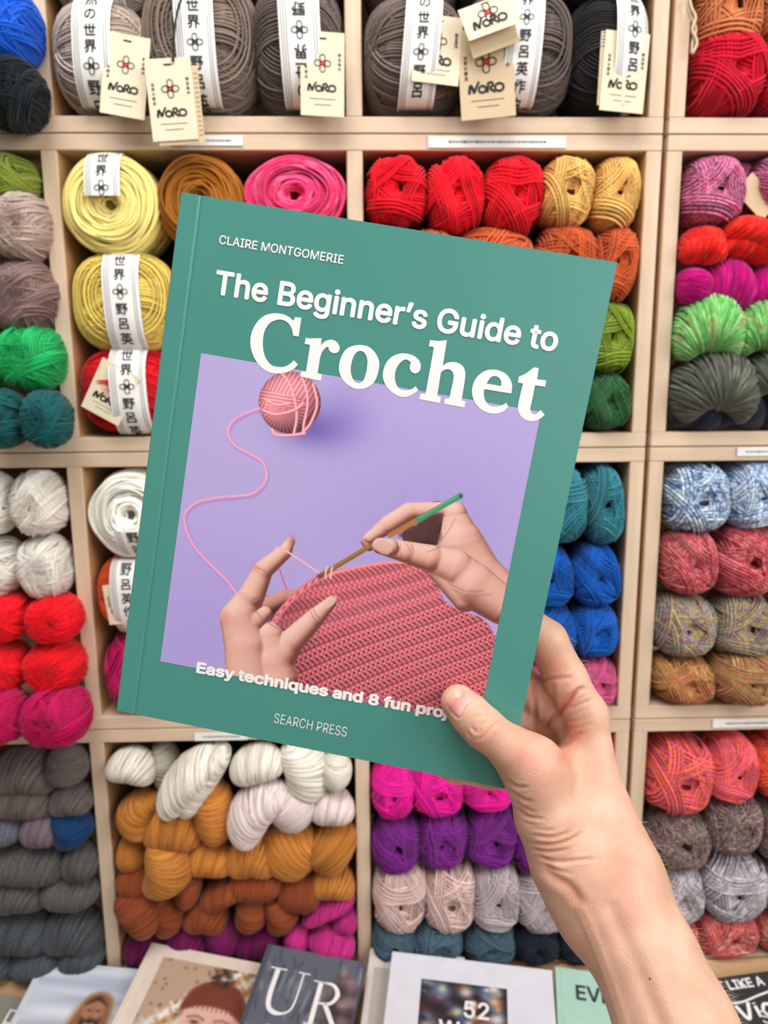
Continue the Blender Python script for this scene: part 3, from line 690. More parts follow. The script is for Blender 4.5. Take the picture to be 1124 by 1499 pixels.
def banded(mat, box, band, label, kind='side', start=5, flip=False, tagspec=None, front=0.005, group='banded skeins under paper labels', idx=0, deep=0.062, over=1.04):
    """box: the ball in the photograph; band: (x at top, x at bottom, width, y top, y bottom)."""
    x0, y0, x1, y1 = box; px, py = (x0+x1)/2, (y0+y1)/2
    ball = put_yarn(kind, idx, mat, px, py, x1-x0, y1-y0, front, deep, 0, 'ball_yarn', over=over)
    e = empty('banded_skein', ball.location.copy()); ball.location = (0, 0, 0); ball.parent = e
    ball.rotation_euler = (0, 0, 0)
    tag(e, label, 'yarn', group)
    c = np.array(e.location); a, dp, bb = np.abs(np.array(ball.scale)); sc = fdepth(on_y(px, py, c[1]-deep))/FPX
    p = 2.7; ball_front = c[1]-dp-D
    def surf(x, z, lift=1.03):                   # front surface of the ball at (x, z)
        q = np.clip(1-np.abs(x/a)**p, 0.04, 1)**(1/p); u = np.clip(np.abs(z)/(bb*q*lift), 0, 1)
        return -dp*lift*q*np.clip(1-u**p, 0, 1)**(1/p)
    if band:
        xt, xb, bw, yt, yb = band
        zt, zb = (py-yt)*sc, (py-yb)*sc; w = bw*sc
        def xc(z): return (xt + (xb-xt)*(zt-z)/(zt-zb) - px)*sc
        cols = [0, .05, .08, .11, .14, .17, .2, .3, .4, .5, .6, .7, .8, .83, .86, .89, .92, .95, 1]
        mi = [1 if (.05 <= q < .2 and i % 2) or (.8 <= q < .95 and i % 2) else 0 for i, q in enumerate(cols[:-1])]
        nz = 40; B = MB(); V = []
        sweep = np.linspace(-0.22, 1.22, nz)     # runs on over the top and under the bottom of the ball
        for s in sweep:
            z = zt + (zb-zt)*np.clip(s, 0, 1); zz = np.clip(z, -bb*.995, bb*.995)
            for q in cols:
                x = xc(zz)+(q-.5)*w; y = surf(x, zz, 1.05)
                if s < 0 and yt <= y0+8: y += -s*dp*4*0.8
                elif s < 0: y += -s*0.004
                if s > 1 and yb >= y1-8: y += (s-1)*dp*4*0.8
                V.append((x, y, zz))
        n = len(cols); F = [[i*n+j, (i+1)*n+j, (i+1)*n+j+1, i*n+j+1] for i in range(nz-1) for j in range(n-1)]
        pb = mesh_obj('paper_band', V, F, [M_PAPER, M_STRIPE], e, mat_idx=[mi[j] for i in range(nz-1) for j in range(n-1)])
        tv, tf = vertical_text(start, zt, w*0.36, zb+w*0.1, flip)
        x = tv[:, 0]+np.array([xc(z) for z in tv[:, 1]]); y = surf(x, tv[:, 1], 1.05)-0.0006
        mesh_obj('lettering', np.stack([x, y, tv[:, 1]], 1), tf, M_INK, pb, smooth=False)
    if tagspec:
        for ts in (tagspec if isinstance(tagspec, list) else [tagspec]): card(e, c, **{**ts, 'y': ts.get('y', 0.0018)+ball_front})
    return e
def card(parent, origin, cx, cy, w, h, ang=0.0, y=-0.01, yaw=0.0, noro=True, back=False, cord=None, tip=0.0, mat=None, side=True, cut=None):
    """A card tag w x h pixels about (cx, cy), at depth D+y, turned by ang."""
    sc = fdepth(on_y(cx, cy, D+y))/FPX; W, Hh = w*sc, h*sc
    c = on_y(cx, cy, D+y)-origin
    M = Matrix.Translation(Vector(c)) @ Matrix.Rotation(yaw, 4, 'Z') @ Matrix.Rotation(ang, 4, 'Y') @ Matrix.Rotation(tip, 4, 'X')
    b = MB(); b.box((-W/2, -0.0004, -Hh/2), (W/2, 0.0004, Hh/2), b=0.0002)
    o = b.build('card_tag', mat or M_CARD, parent); o.matrix_local = M
    def flat(name, vf, mt): 
        v, f = vf; return mesh_obj(name, np.stack([v[:, 0], np.full(len(v), -0.0007), v[:, 1]], 1), f, mt, o, smooth=False)
    if noro:
        a, r = emblem(0, Hh*0.13, W*0.19)
        blk = [a, brush_noro(0, -Hh*0.17, W*0.66)]
        if side:
            for sx, sy in ((-0.38, 0.05), (0.38, 0.1)):
                for k, ch in enumerate(['世', '界', 'の', '野', '呂'] if sx < 0 else ['野', '呂', '英', '作']):
                    v, f = text_flat(ch, 0.018); blk.append((np.array(v)*W*0.075+[sx*W-W*.03, sy*Hh+Hh*(0.12-0.056*k)], f))
        for k in range(2): blk.append((np.array([(-W*.3+k*W*.1, -Hh*(.29+.07*k)), (W*.3-k*W*.1, -Hh*(.29+.07*k)), (W*.3-k*W*.1, -Hh*(.297+.07*k)), (-W*.3+k*W*.1, -Hh*(.297+.07*k))]), [[0, 1, 2, 3]]))
        blk.append(ribbon(np.array([(-W*.09, Hh*.42), (W*.09, Hh*.42)]), Hh*.022))
        flat('lettering', merge_flat(blk), M_INK); flat('emblem', r, M_REDINK)
    if back:
        b = MB(); b.box((-W/2+W*.12, 0.0012, -Hh/2-Hh*.05), (W/2+W*.13, 0.0018, Hh/2-Hh*.1), b=0.0002)
        bk = b.build('folded_leaf', M_CARD2, o)
        rows = [(np.array([(W*.53, z*Hh), (W*.6, z*Hh), (W*.6, z*Hh+.0006), (W*.53, z*Hh+.0006)]), [[0, 1, 2, 3]]) for z in np.linspace(-.45, .3, 14)]
        v, f = merge_flat(rows); mesh_obj('lettering', np.stack([v[:, 0], np.full(len(v), 0.001), v[:, 1]], 1), f, M_INK, bk, smooth=False)
    if cord:
        b = MB(); b.tube(catmull([on_y(x, yy, D+y-0.002+0.0*i)-origin for i, (x, yy) in enumerate(cord)], 6), 0.0012, 6)
        b.build('cord', M_CORD, parent, smooth=True)
    return o
TA = yarn((168, 152, 140), tone=0.3); MT = yarn((124, 108, 98), tone=0.32); DB = yarn((100, 88, 82), tone=0.35); DT = yarn((112, 98, 90), tone=0.32); BK = yarn((40, 37, 38), tone=0.3)
banded(TA, (74, 24, 227, 174), (155, 150, 55, 27, 174), 'taupe banded skein beside the first divider', start=1, idx=0, tagspec=dict(cx=183, cy=111, w=64, h=112, ang=0.14, yaw=.11))
banded(MT, (221, -8, 380, 174), (301, 306, 57, -8, 174), 'brown grey banded skein with a printed card hanging over the shelf edge', start=1, idx=1,
       tagspec=dict(cx=251, cy=146, w=67, h=112, ang=-0.06, y=-0.008, back=True, cord=[(268, -10), (259, 20), (255, 50), (253, 90)]))
banded(DB, (376, -6, 507, 174), (445, 452, 60, -6, 174), 'dark brown grey banded skein next to the second divider', start=8, idx=2, flip=True, tagspec=dict(cx=472, cy=109, w=64, h=114, ang=0.02, yaw=.11))
banded(DT, (529, 18, 674, 174), (617, 602, 54, 10, 174), 'grey brown banded skein just past the second divider', start=1, idx=0, tagspec=dict(cx=640, cy=73, w=70, h=92, ang=0.07, yaw=.11))
banded(DB, (671, 10, 828, 174), (756, 744, 53, 8, 174), 'dark brown banded skein with two printed cards', start=3, idx=1,
       tagspec=[dict(cx=712, cy=108, w=80, h=122, ang=-0.07, yaw=-.1, mat=M_CARD2), dict(cx=716, cy=24, w=80, h=50, ang=-0.33, y=-0.016, tip=-0.25, side=False, noro=True), dict(cx=722, cy=58, w=72, h=30, ang=-0.33, y=-0.009, noro=False, mat=M_CARD2)])
banded(BK, (820, 16, 948, 174), (908, 908, 54, 22, 174), 'black banded skein against the end panel', start=3, idx=2, tagspec=[dict(cx=914, cy=106, w=68, h=108, ang=0.05, yaw=.11), dict(cx=897, cy=100, w=40, h=100, ang=0.02, y=0.002, yaw=-.08, noro=False)])
# skeins lying on top of those, only their lower edge in the picture
banded(TA, (80, -110, 232, 32), (166, 170, 55, -100, 31), 'taupe banded skein lying on top of the taupe one below it', start=2, idx=1, group='upper banded skeins')
banded(DT, (529, -130, 670, 26), (615, 620, 54, -120, 15), 'grey brown banded skein lying on the grey brown one', start=4, idx=2, group='upper banded skeins')
banded(DB, (668, -140, 800, 20), (712, 716, 40, -130, 10), 'dark brown banded skein behind the tilted card', start=6, idx=0, group='upper banded skeins')
banded(BK, (806, -120, 948, 24), (888, 892, 58, -110, 18), 'black banded skein lying on the black one below', start=7, idx=1, group='upper banded skeins')
banded(DB, (376, -150, 507, 2), None, 'dark brown skein above the dark brown grey banded one', idx=0, group='upper banded skeins')
# second shelf, first cubby
YE = yarn((228, 208, 128), tone=0.18); YE2 = yarn((214, 190, 96), tone=0.28); OC = yarn((152, 92, 26), tone=0.25); HP = yarn([(248, 80, 130), (236, 52, 104), (250, 108, 150)], 1.65)
banded(YE, (103, 229, 245, 379), (171, 172, 52, 231, 298), 'pale yellow wound cake with paper band over its top', kind='cake', start=3, idx=0, over=1.0, deep=0.05, front=0.01)
row('cake', OC, '', '', 'wound cakes', [(237, 227, 367, 372, {'i': 1}), (363, 217, 513, 350, {'i': 2, 'mat': HP})], 0.014, labels=['ochre brown wound cake between the yellow and pink ones', 'hot pink wound cake beside the second divider'])
banded(YE2, (118, 376, 258, 516), (197, 201, 52, 378, 516), 'straw yellow banded ball under the pale yellow cake', start=3, idx=1, front=0.012, deep=0.055)
banded(yarn((206, 14, 28)), (126, 510, 262, 640), (205, 209, 52, 512, 640), 'red banded ball with a card tucked under its band', start=3, idx=2, front=0.012, deep=0.055, tagspec=dict(cx=162, cy=574, w=62, h=80, ang=0.5, yaw=-.1, side=False))
banded(yarn((230, 224, 214), tone=0.25), (134, 684, 262, 806), (206, 212, 54, 764, 806), 'white banded skein behind the book spine', kind='cake', start=6, idx=2, front=0.016, deep=0.055)
banded(yarn((212, 82, 28), tone=0.25), (143, 804, 270, 916), (198, 206, 50, 804, 916), 'orange banded skein behind the book spine', start=6, idx=0, front=0.016, deep=0.055, tagspec=dict(cx=177, cy=884, w=46, h=60, ang=-0.12, yaw=-.1))
row('ball', yarn((178, 10, 88)), '', '', 'spine side balls', [(149, 914, 262, 1051)], 0.016, labels=['crimson pink ball behind the bottom of the book spine'])
# straw card between the lilac balls
e = tag(empty('paper_tag', on_y(1108, 282, D-0.004)), 'buff paper tag in front of the lilac pink tweed balls', 'tag')
card(e, np.array(e.location), 1108, 288, 60, 36, 0.75, -0.004, noro=False, mat=M_CARD2)

# ------------------------------------------------------------------ price strips on the shelf fronts
M_FAINT = plain('grey_print', (120, 118, 120), 0.6)
def strip(x0, x1, yc, hpx, label, t0=0.15, t1=0.85):
    c = on_y((x0+x1)/2, yc, D-0.0012); sc = fdepth(c)/FPX; W, Hh = (x1-x0)*sc, hpx*sc
    o = MB(); o.box((-W/2, -0.0006, -Hh/2), (W/2, 0.0006, Hh/2), b=0.0002)
    o = o.build('price_strip', M_PAPER, loc=c); tag(o, label, 'label', 'price strips on the shelf fronts')
    g = np.random.default_rng(int(x0)); parts = []; x = -W/2+W*t0
    while x < -W/2+W*t1:                          # a line of small print too faint to read
        w = g.uniform(0.0012, 0.004); hh = Hh*g.uniform(.14, .24)
        parts.append((np.array([(x, -hh/2), (x+w, -hh/2), (x+w, hh/2), (x, hh/2)]), [[0, 1, 2, 3]])); x += w+0.0007
    v, f = merge_flat(parts); mesh_obj('small_print', np.stack([v[:, 0], np.full(len(v), -0.0008), v[:, 1]], 1), f, M_FAINT, o, smooth=False)
strip(250, 355, 206, 14, 'white price strip half covered by the hanging printed card', 0.45)
strip(626, 829, 208, 16, 'long white price strip above the bright red and golden balls')
strip(1078, 1160, 661, 13, 'white price strip above the pale blue speckled balls')
strip(1042, 1170, 1058, 13, 'white price strip above the coral balls')
strip(285, 362, 1078, 12, 'white price strip above the white hanks, below the book')

# the rest of the stock behind the held book, out of sight from the front
def behind(kind, mat, desc, boxes):
    row(kind, mat, '', '', 'stock behind the held book: '+desc, boxes, 0.014, labels=[desc+' hidden behind the held book']*len(boxes))
behind('side', YE2, 'straw yellow ball', [(262, 378, 384, 514), (386, 378, 506, 514)])
behind('side', yarn((206, 14, 28)), 'red ball', [(266, 512, 386, 638), (388, 512, 506, 638)])
behind('ball', yarn((188, 84, 44)), 'rust orange ball', [(533, 341, 600, 440), (598, 341, 664, 440)])
behind('ball', yarn((124, 146, 44)), 'olive green ball', [(533, 446, 614, 546), (612, 446, 694, 546), (692, 446, 774, 546), (772, 446, 854, 546)])
behind('ball', yarn((44, 92, 52)), 'dark green ball', [(535, 546, 614, 632), (612, 546, 692, 632), (690, 546, 770, 632), (768, 546, 848, 632)])
behind('cake', yarn((230, 224, 214), tone=0.25), 'white wound cake', [(264, 686, 384, 804), (386, 686, 506, 804)])
behind('side', yarn((212, 82, 28), tone=0.25), 'orange ball', [(272, 804, 390, 914), (392, 804, 508, 914)])
behind('ball', yarn((178, 10, 88)), 'crimson pink ball', [(264, 914, 386, 1050), (388, 914, 510, 1050)])
behind('ball', yarn((50, 122, 136)), 'teal ball', [(536, 682, 614, 792), (612, 682, 692, 792), (690, 682, 770, 792)])
behind('ball', B1, 'royal blue ball', [(538, 796, 612, 884), (610, 796, 686, 884), (684, 796, 760, 884), (538, 880, 612, 960), (610, 880, 686, 960), (684, 880, 760, 960)])
behind('ball', yarn((206, 88, 138)), 'dusty pink ball', [(540, 958, 612, 1036), (610, 958, 684, 1036), (682, 958, 756, 1036)])
# ------------------------------------------------------------------ printed pictures: colour laid down on a fine grid of the page
class Print:
    """X, Y: the grid in drawing units; img: its ink colours (sRGB 0-255)."""
    def __init__(s, X, Y, base): s.X, s.Y = X, Y; s.img = np.zeros(X.shape+(3,)); s.img[:] = base
    def mix(s, m, c): s.img[:] = s.img*(1-m[..., None]) + m[..., None]*np.asarray(c, float)
    def sd(s, poly):                            # signed distance, negative inside
        P = np.asarray(poly, float); lo, hi = P.min(0)-30, P.max(0)+30
        x, y = s.X, s.Y; d = np.full(x.shape, 1e9); ins = np.zeros(x.shape, bool)
        box = (x > lo[0]) & (x < hi[0]) & (y > lo[1]) & (y < hi[1]); xx, yy = x[box], y[box]; dd = np.full(xx.shape, 1e9); ii = np.zeros(xx.shape, bool)
        for (ax, ay), (bx, by) in zip(P, np.roll(P, -1, 0)):
            ex, ey = bx-ax, by-ay; t = np.clip(((xx-ax)*ex+(yy-ay)*ey)/(ex*ex+ey*ey+1e-12), 0, 1)
            dd = np.minimum(dd, np.hypot(xx-ax-t*ex, yy-ay-t*ey))
            cr = (ay > yy) != (by > yy); ii ^= cr & (xx < (bx-ax)*(yy-ay)/(by-ay+1e-12)+ax)
        d[box] = np.where(ii, -dd, dd); return d
    def poly(s, pts, c, soft=1.0, smooth=True, alpha=1.0):
        d = s.sd(catmull(pts, 5, True) if smooth else pts); s.mix(alpha*np.clip(0.5-d/soft, 0, 1), c); return d
    def line(s, pts, w, c, soft=1.0, alpha=1.0):
        P = catmull(pts, 6); d = np.full(s.X.shape, 1e9)
        for a, b in zip(P[:-1], P[1:]):
            e = b-a; t = np.clip(((s.X-a[0])*e[0]+(s.Y-a[1])*e[1])/(e@e+1e-12), 0, 1); d = np.minimum(d, np.hypot(s.X-a[0]-t*e[0], s.Y-a[1]-t*e[1]))
        s.mix(alpha*np.clip(0.5-(d-w/2)/soft, 0, 1), c); return d
    def blob(s, x, y, rx, ry, c, alpha=1.0, pw=1.0): s.mix(alpha*np.exp(-(((s.X-x)/rx)**2+((s.Y-y)/ry)**2)**pw), c)
    def relief(s, caps, cols, light=(-0.45, -0.6, 0.66), k=1.0, noise=2.0):
        """The printed photograph of rounded forms: each cap is (x0,y0,r0,x1,y1,r1,z)."""
        H = np.full(s.X.shape, -1e3); cov = np.full(s.X.shape, 1e3)
        for x0, y0, r0, x1, y1, r1, z in caps:
            ex, ey = x1-x0, y1-y0; t = np.clip(((s.X-x0)*ex+(s.Y-y0)*ey)/(ex*ex+ey*ey+1e-9), 0, 1)
            d = np.hypot(s.X-x0-t*ex, s.Y-y0-t*ey); r = r0+(r1-r0)*t; cov = np.minimum(cov, d-r)
            h = z + np.sqrt(np.clip(r*r-d*d, 0, None))
            h = np.where(d < r, h, -1e3); a, b_ = np.maximum(H, h), np.minimum(H, h)
            H = a + np.where(b_ > -500, k*np.log1p(np.exp(-np.clip(a-b_, 0, 60*k)/k)), 0)
        gy = np.gradient(H, axis=0)/np.maximum(np.abs(np.gradient(s.Y, axis=0)), 1e-9)*np.sign(np.gradient(s.Y, axis=0))
        gx = np.gradient(H, axis=1)/np.maximum(np.abs(np.gradient(s.X, axis=1)), 1e-9)
        gx = np.clip(gx, -2.5, 2.5); gy = np.clip(gy, -2.5, 2.5)
        n = 1/np.sqrt(1+gx*gx+gy*gy); L = np.clip((-gx*light[0]-gy*light[1]+light[2])*n, 0, 1)
        dark, mid, hi = [np.asarray(c, float) for c in cols]
        tt = L[..., None]; C = np.where(tt < .55, dark+(mid-dark)*tt/.55, mid+(hi-mid)*(tt-.55)/.45)
        C = C + RNG.normal(0, noise, s.X.shape)[..., None]
        mask = np.clip(0.5-cov/1.2, 0, 1); s.img[:] = s.img*(1-mask[..., None])+C*mask[..., None]; return cov
    def mesh(s, name, V, mat, parent):
        """V: (h,w,3) places of the grid points."""
        h, w = s.X.shape; i = np.arange(h-1)[:, None]*w; j = np.arange(w-1)[None]
        F = np.stack([i+j, i+j+1, i+w+j+1, i+w+j], -1).reshape(-1, 4)
        col = np.concatenate([lin(np.clip(s.img, 0, 255)), np.ones((h, w, 1))], -1)
        return mesh_obj(name, V.reshape(-1, 3), F, mat, parent, attrs={'ink': ('FLOAT_COLOR', col.reshape(-1, 4))})

# ------------------------------------------------------------------ table, sloping display board, display books
M_TABLE = wood('oak_table', (176, 138, 98), (204, 168, 126), 0, 0.5)
TZ = Z0-3*HB-LOW                                     # table top, where the lowest boxes stand
t = tag(empty('display_table', (0, 0.85, 0)), 'wooden table carrying the stacked plywood shelf boxes', 'table')
def tpart(nm, lo, hi):
    bb = MB(); bb.box(np.array(lo)-[0, .85, 0], np.array(hi)-[0, .85, 0], b=.003); bb.build(nm, M_TABLE, t)
tpart('table_top', (-1.0, 0.847, TZ-0.032), (1.06, 1.24, TZ))
for sx in (-0.94, 0.96):
    for sy in (0.86, 1.16): tpart('leg', (sx, sy, 0), (sx+.05, sy+.05, TZ-0.032))
SL = 0.27
BP0 = np.array([0, 0.838, 1.5-0.738]); BN = np.array([0, -SL, 1.0]); BN /= np.linalg.norm(BN)
DN = np.array([0, -1.0, -SL]); DN /= np.linalg.norm(DN)       # down the slope, towards the camera
def up_on(px, py, lift): return on_plane(px, py, BP0+BN*lift, BN)
st = tag(empty('display_board', tuple(BP0)), 'sloping wooden display stand under the books at the shelf foot', 'display stand')
Mb = Matrix(((1, 0, 0, 0), (0, -DN[1], BN[1], 0), (0, -DN[2], BN[2], 0), (0, 0, 0, 1)))
b = MB(); b.box((-0.85, -0.32, -0.012), (0.9, 0.004, 0.0), b=.002)
o = b.build('sloping_panel', M_TABLE, st); o.matrix_local = Mb
b = MB(); b.box((-0.85, -0.335, -0.012), (0.9, -0.32, 0.016), b=.002); o = b.build('front_lip', M_TABLE, st); o.matrix_local = Mb
for x in (-0.8, 0.0, 0.8):
    b = MB(); zb = -BP0[2]
    V = [(x+s, y, z) for s in (-.012, .012) for y, z in ((-0.005, zb), (-0.27, zb), (-0.27, -0.27*SL-.014), (-0.005, -.015))]
    b.add(V, [[0, 1, 2, 3], [7, 6, 5, 4], [0, 4, 5, 1], [1, 5, 6, 2], [2, 6, 7, 3], [3, 7, 4, 0]]); b.build('leg', M_TABLE, st)

M_INKED = attr_mat('printed_page', 'ink', 0.35, 0.45)
M_PAGES = plain('book_pages', (228, 222, 208), 0.8, 0.2)
def flat_book(tl, tr, cover_mat, label, lift, thick=0.016, height=0.25, res=(150, 190), paint=None, margin=(0, 0, 1, 1), base=(200, 200, 200), letters=(), spine=True, name='display_book'):
    """A book lying on the board; tl, tr: its far corners in the photograph. Cover coordinates run 0..1 across and 0..1 down."""
    P0, P1 = up_on(*tl, lift), up_on(*tr, lift); wv = P1-P0; Wd = np.linalg.norm(wv); ux = wv/Wd; uy = np.cross(BN, ux)
    M = Matrix.Identity(4)
    for i in range(3): M[i][0], M[i][1], M[i][2], M[i][3] = ux[i], uy[i], BN[i], P0[i]
    e = empty(name); e.matrix_world = M; tag(e, label, 'book', 'display books')
    b = MB(); b.box((0, -height, -0.0022), (Wd, 0, 0), b=.0006); fc = b.build('front_cover', cover_mat, e)
    b = MB(); b.box((0, -height, -thick), (Wd, 0, -thick+.0022), b=.0006); b.build('back_cover', cover_mat, e)
    b = MB(); b.box((0, -height, -thick+.0022), (0.0025, 0, -.0022), b=.0003); b.build('spine', cover_mat, e)
    b = MB(); b.box((0.0026, -height+.003, -thick+.0023), (Wd-.003, -.003, -.0023), b=.0002); b.build('pages', M_PAGES, e)
    if spine:
        b = MB(); b.box((Wd*.045, -height+.001, 0), (Wd*.052, -.001, .0003), b=.0001); b.build('hinge_groove', M_PAGES if spine == 2 else cover_mat, fc)
    if paint:
        u = np.linspace(margin[0], margin[2], res[0]); v = np.linspace(margin[1], margin[3], res[1]); X, Y = np.meshgrid(u*Wd/height*100, v*100)
        pr = Print(X, Y, base); paint(pr, Wd/height*100)
        V = np.stack([np.broadcast_to(u[None]*Wd, X.shape), np.broadcast_to(-v[:, None]*height, X.shape), np.full(X.shape, .0004)], -1)
        pr.mesh('cover_picture', V, M_INKED, fc)
    for k, (body, x, y, wd, c, bold) in enumerate(letters):
        v, f = text_flat(body, bold); s = wd*Wd/(v[:, 0].max()-v[:, 0].min())
        v = (v-[v[:, 0].min(), 0])*s+[x*Wd, -y*height]
        mesh_obj('lettering', np.stack([v[:, 0], v[:, 1], layers(len(v), bold)+.0009], 1), f, c, fc, smooth=False)
    return e
M_WI = plain('white_ink', (238, 236, 232), 0.5); M_DKI = plain('dark_ink', (46, 44, 46), 0.5)
SKIN = ((120, 70, 56), (206, 152, 128), (240, 205, 188))
def paint_sky(p, w):                              # cloudy sky, a bearded person in an orange hood and grey jumper
    for k in range(26): p.blob(RNG.uniform(0, w), RNG.uniform(0, 34), RNG.uniform(14, 30), RNG.uniform(1.5, 3.5), (226, 228, 234) if k % 2 else (160, 166, 186), 0.6)
    cx = w*.66
    p.poly([(cx-30, 70), (cx-22, 42), (cx-13, 33), (cx-9, 26), (cx-6.5, 18), (cx, 13), (cx+7, 14), (cx+10.5, 20), (cx+11, 31), (cx+16, 40), (cx+24, 70)], (186, 160, 138), 3)
    p.poly([(cx-9, 36), (cx-6, 22), (cx-3, 15), (cx+3, 13), (cx+8, 16), (cx+9.5, 24), (cx+9, 34), (cx+3, 40), (cx-4, 41)], (146, 96, 60), 2.5)
    p.poly([(cx-24, 70), (cx-17, 44), (cx-7, 36), (cx+2, 38), (cx+10, 40), (cx+16, 70)], (178, 184, 192), 3)
    p.poly([(cx-7, 37), (cx-4, 31), (cx+3, 33), (cx+5, 36), (cx-1, 41)], (196, 94, 44), 2)
    p.poly([(cx-3.4, 24), (cx-2.6, 18.5), (cx+1.6, 16.4), (cx+5.6, 19), (cx+6, 26), (cx+2, 31), (cx-2.2, 29)], (166, 116, 92), 2)
    p.poly([(cx-3.4, 18.5), (cx+1.6, 14.6), (cx+6.6, 18.5), (cx+5, 18), (cx+1.5, 17), (cx-2, 18.6)], (70, 48, 38), 1.5)
    p.poly([(cx-3.3, 25), (cx-1, 25.6), (cx+1.4, 24.8), (cx+4, 25.4), (cx+6, 24.6), (cx+5.2, 30), (cx+1.6, 33.5), (cx-2.2, 31)], (66, 44, 36), 2)
    for x in (-.6, 3.6): p.blob(cx+x, 21.4, 1.1, .6, (76, 50, 40), .8)
    p.line([(cx+1.4, 21), (cx+1.2, 24)], .8, (144, 92, 72), 1.5, .7); p.line([(cx-.4, 27.6), (cx+1.4, 27.9), (cx+3.4, 27.4)], .9, (206, 176, 166), 1.2, .9)
    for k in range(11): p.line([(cx-22+k*4, 70), (cx-13+k*2.6, 42)], .6, (152, 158, 168), 1.5, .5)
def paint_knit(p, w):                             # chunky woven blanket and a person in a ribbed hat
    p.img[:] = (184, 156, 132)
    for k in range(7):                            # thick plaits of wool running aslant
        for i in range(24):
            x, y = -6+i*2.6+k*1.2, 56+k*9.0-i*2.3-(k*5.5); c = [(232, 228, 224), (186, 140, 92), (222, 210, 196), (164, 112, 70)][k % 4]
            c = np.array(c)*RNG.uniform(.82, 1.05); s_ = 1 if (i % 2) else -1
            p.poly([(x-3.4, y+2.6*s_), (x-1.2, y-2.2), (x+3.4, y-2.4*s_), (x+1.2, y+2.2)], c, 1.6, alpha=.9)
    for i in range(110):
        x, y = RNG.uniform(0, w), RNG.uniform(0, 70); p.blob(x, y, .8, .6, (70, 46, 34) if i % 3 else (200, 140, 90), .55)
    cx = w*.72; T_ = lambda L: [(x, 5+(y-12)*.68) for x, y in L]; t_ = lambda y: 5+(y-12)*.68
    p.poly(T_([(cx-14, 90), (cx-13, 50), (cx-10, 38), (cx+10, 38), (cx+14, 50), (cx+13, 90)]), (222, 176, 160), 2)
    p.poly(T_([(cx-15, 46), (cx-13, 32), (cx-5, 24), (cx+6, 24), (cx+14, 34), (cx+15, 47), (cx+8, 42), (cx, 40.5), (cx-8, 42)]), (124, 62, 46), 1.6)
    for k in range(13): p.line(T_([(cx-14+k*2.3, 43), (cx-8+k*1.4, 26)]), .6, (88, 40, 32), 1, .6)
    for k in range(40): p.blob(cx+RNG.uniform(-5, 5), t_(RNG.uniform(12, 26)), 1.1, 1.1, [(60, 44, 44), (128, 84, 66), (40, 30, 32)][k % 3], .8)
    for x in (-6, 6.5): p.blob(cx+x, t_(52), 2.8, 1.3, (176, 120, 104), .8); p.blob(cx+x, t_(52), 1.6, .8, (60, 42, 40), .95); p.line(T_([(cx+x-3.8, 49.4), (cx+x, 48), (cx+x+3.8, 49.6)]), .8, (112, 74, 60), 1.2, .8)
    p.line(T_([(cx+1, 52), (cx+1.6, 60)]), .9, (196, 144, 126), 1.5, .8); p.blob(cx+.4, t_(67), 4, 1.3, (186, 96, 92), .9)
def paint_slate(p, w):                            # weathered dark wall, dusky flowers at one side
    p.img[:] = (94, 98, 110)
    for k in range(90): x, y = RNG.uniform(0, w), RNG.uniform(0, 60); p.line([(x, y), (x+RNG.normal(0, 1), y+RNG.uniform(3, 9))], RNG.uniform(.5, 1.6), (150, 155, 166) if k % 2 else (54, 56, 68), 1.5, .6)
    for k in range(46): p.blob(w*.88+RNG.normal(0, 6), 26+RNG.normal(0, 8), RNG.uniform(1.5, 4), RNG.uniform(1.5, 4), [(62, 46, 50), (120, 98, 98), (44, 36, 42), (150, 128, 126)][k % 4], .9)
    for k in range(14): p.blob(w*.5+RNG.normal(0, 6), 50+RNG.normal(0, 4), 3, 2.4, [(170, 150, 162), (120, 100, 116)][k % 2], .8)
def paint_lacy(p, w):
    p.img[:] = (176, 168, 158); p.blob(w*.5, 40, 30, 40, (196, 188, 178))
    t = np.linspace(0, 6.28, 20); p.line(np.stack([w*.55+9*np.cos(t), 52+9*np.sin(t)], 1), 1.8, (150, 112, 76))
def paint_night(p, w):                            # dark picture with bright tangled colours
    p.img[:] = (40, 36, 42)
    for k in range(150):
        x, y = RNG.uniform(w*.2, w*.72), RNG.uniform(12, 62); s = RNG.uniform(.6, 2.2)
        p.blob(x, y, s*1.4, s, [(226, 206, 160), (70, 96, 130), (160, 50, 40), (204, 168, 110), (26, 24, 30), (120, 140, 170), (236, 232, 224)][k % 7], .85 if x > w*.48 or k % 3 == 0 else .3)
    p.blob(w*.32, 15.5, 4, 4, (76, 110, 150), .8); p.blob(w*.33, 14.5, 2, 2, (210, 206, 170), .8)
def paint_person(p, w):
    p.img[:] = (190, 182, 176)
    cx = w*.42
    p.poly([(cx-8, 80), (cx-7, 46), (cx, 40), (cx+8, 46), (cx+9, 80)], (176, 128, 120), 1.5)
    p.poly([(cx-6, 38), (cx-5, 30), (cx, 27), (cx+6, 30), (cx+5, 40), (cx, 44)], (214, 168, 146), 1.5); p.poly([(cx-7, 36), (cx-6, 27), (cx+1, 23), (cx+8, 28), (cx+7, 40), (cx+4, 31), (cx-3, 30)], (66, 52, 58), 1.5)
    p.line([(cx-8, 60), (cx+8, 62)], 3, (216, 170, 160))
flat_book((62, 1405), (212, 1419), plain('pale_cover', (200, 204, 214), .4, coat=.2), 'pale book showing a bearded person in an orange hood under clouds', 0.024, 0.0135, paint=paint_sky, margin=(.06, .004, .995, .75), base=(192, 198, 212), spine=2)
flat_book((-120, 1438), (58, 1464), plain('sage_cover', (134, 134, 122), .4, coat=.2), 'grey green book at the picture edge with pale capitals', 0.0092, 0.0088, letters=[('YAR', .48, .17, .46, M_WI, -.01)])
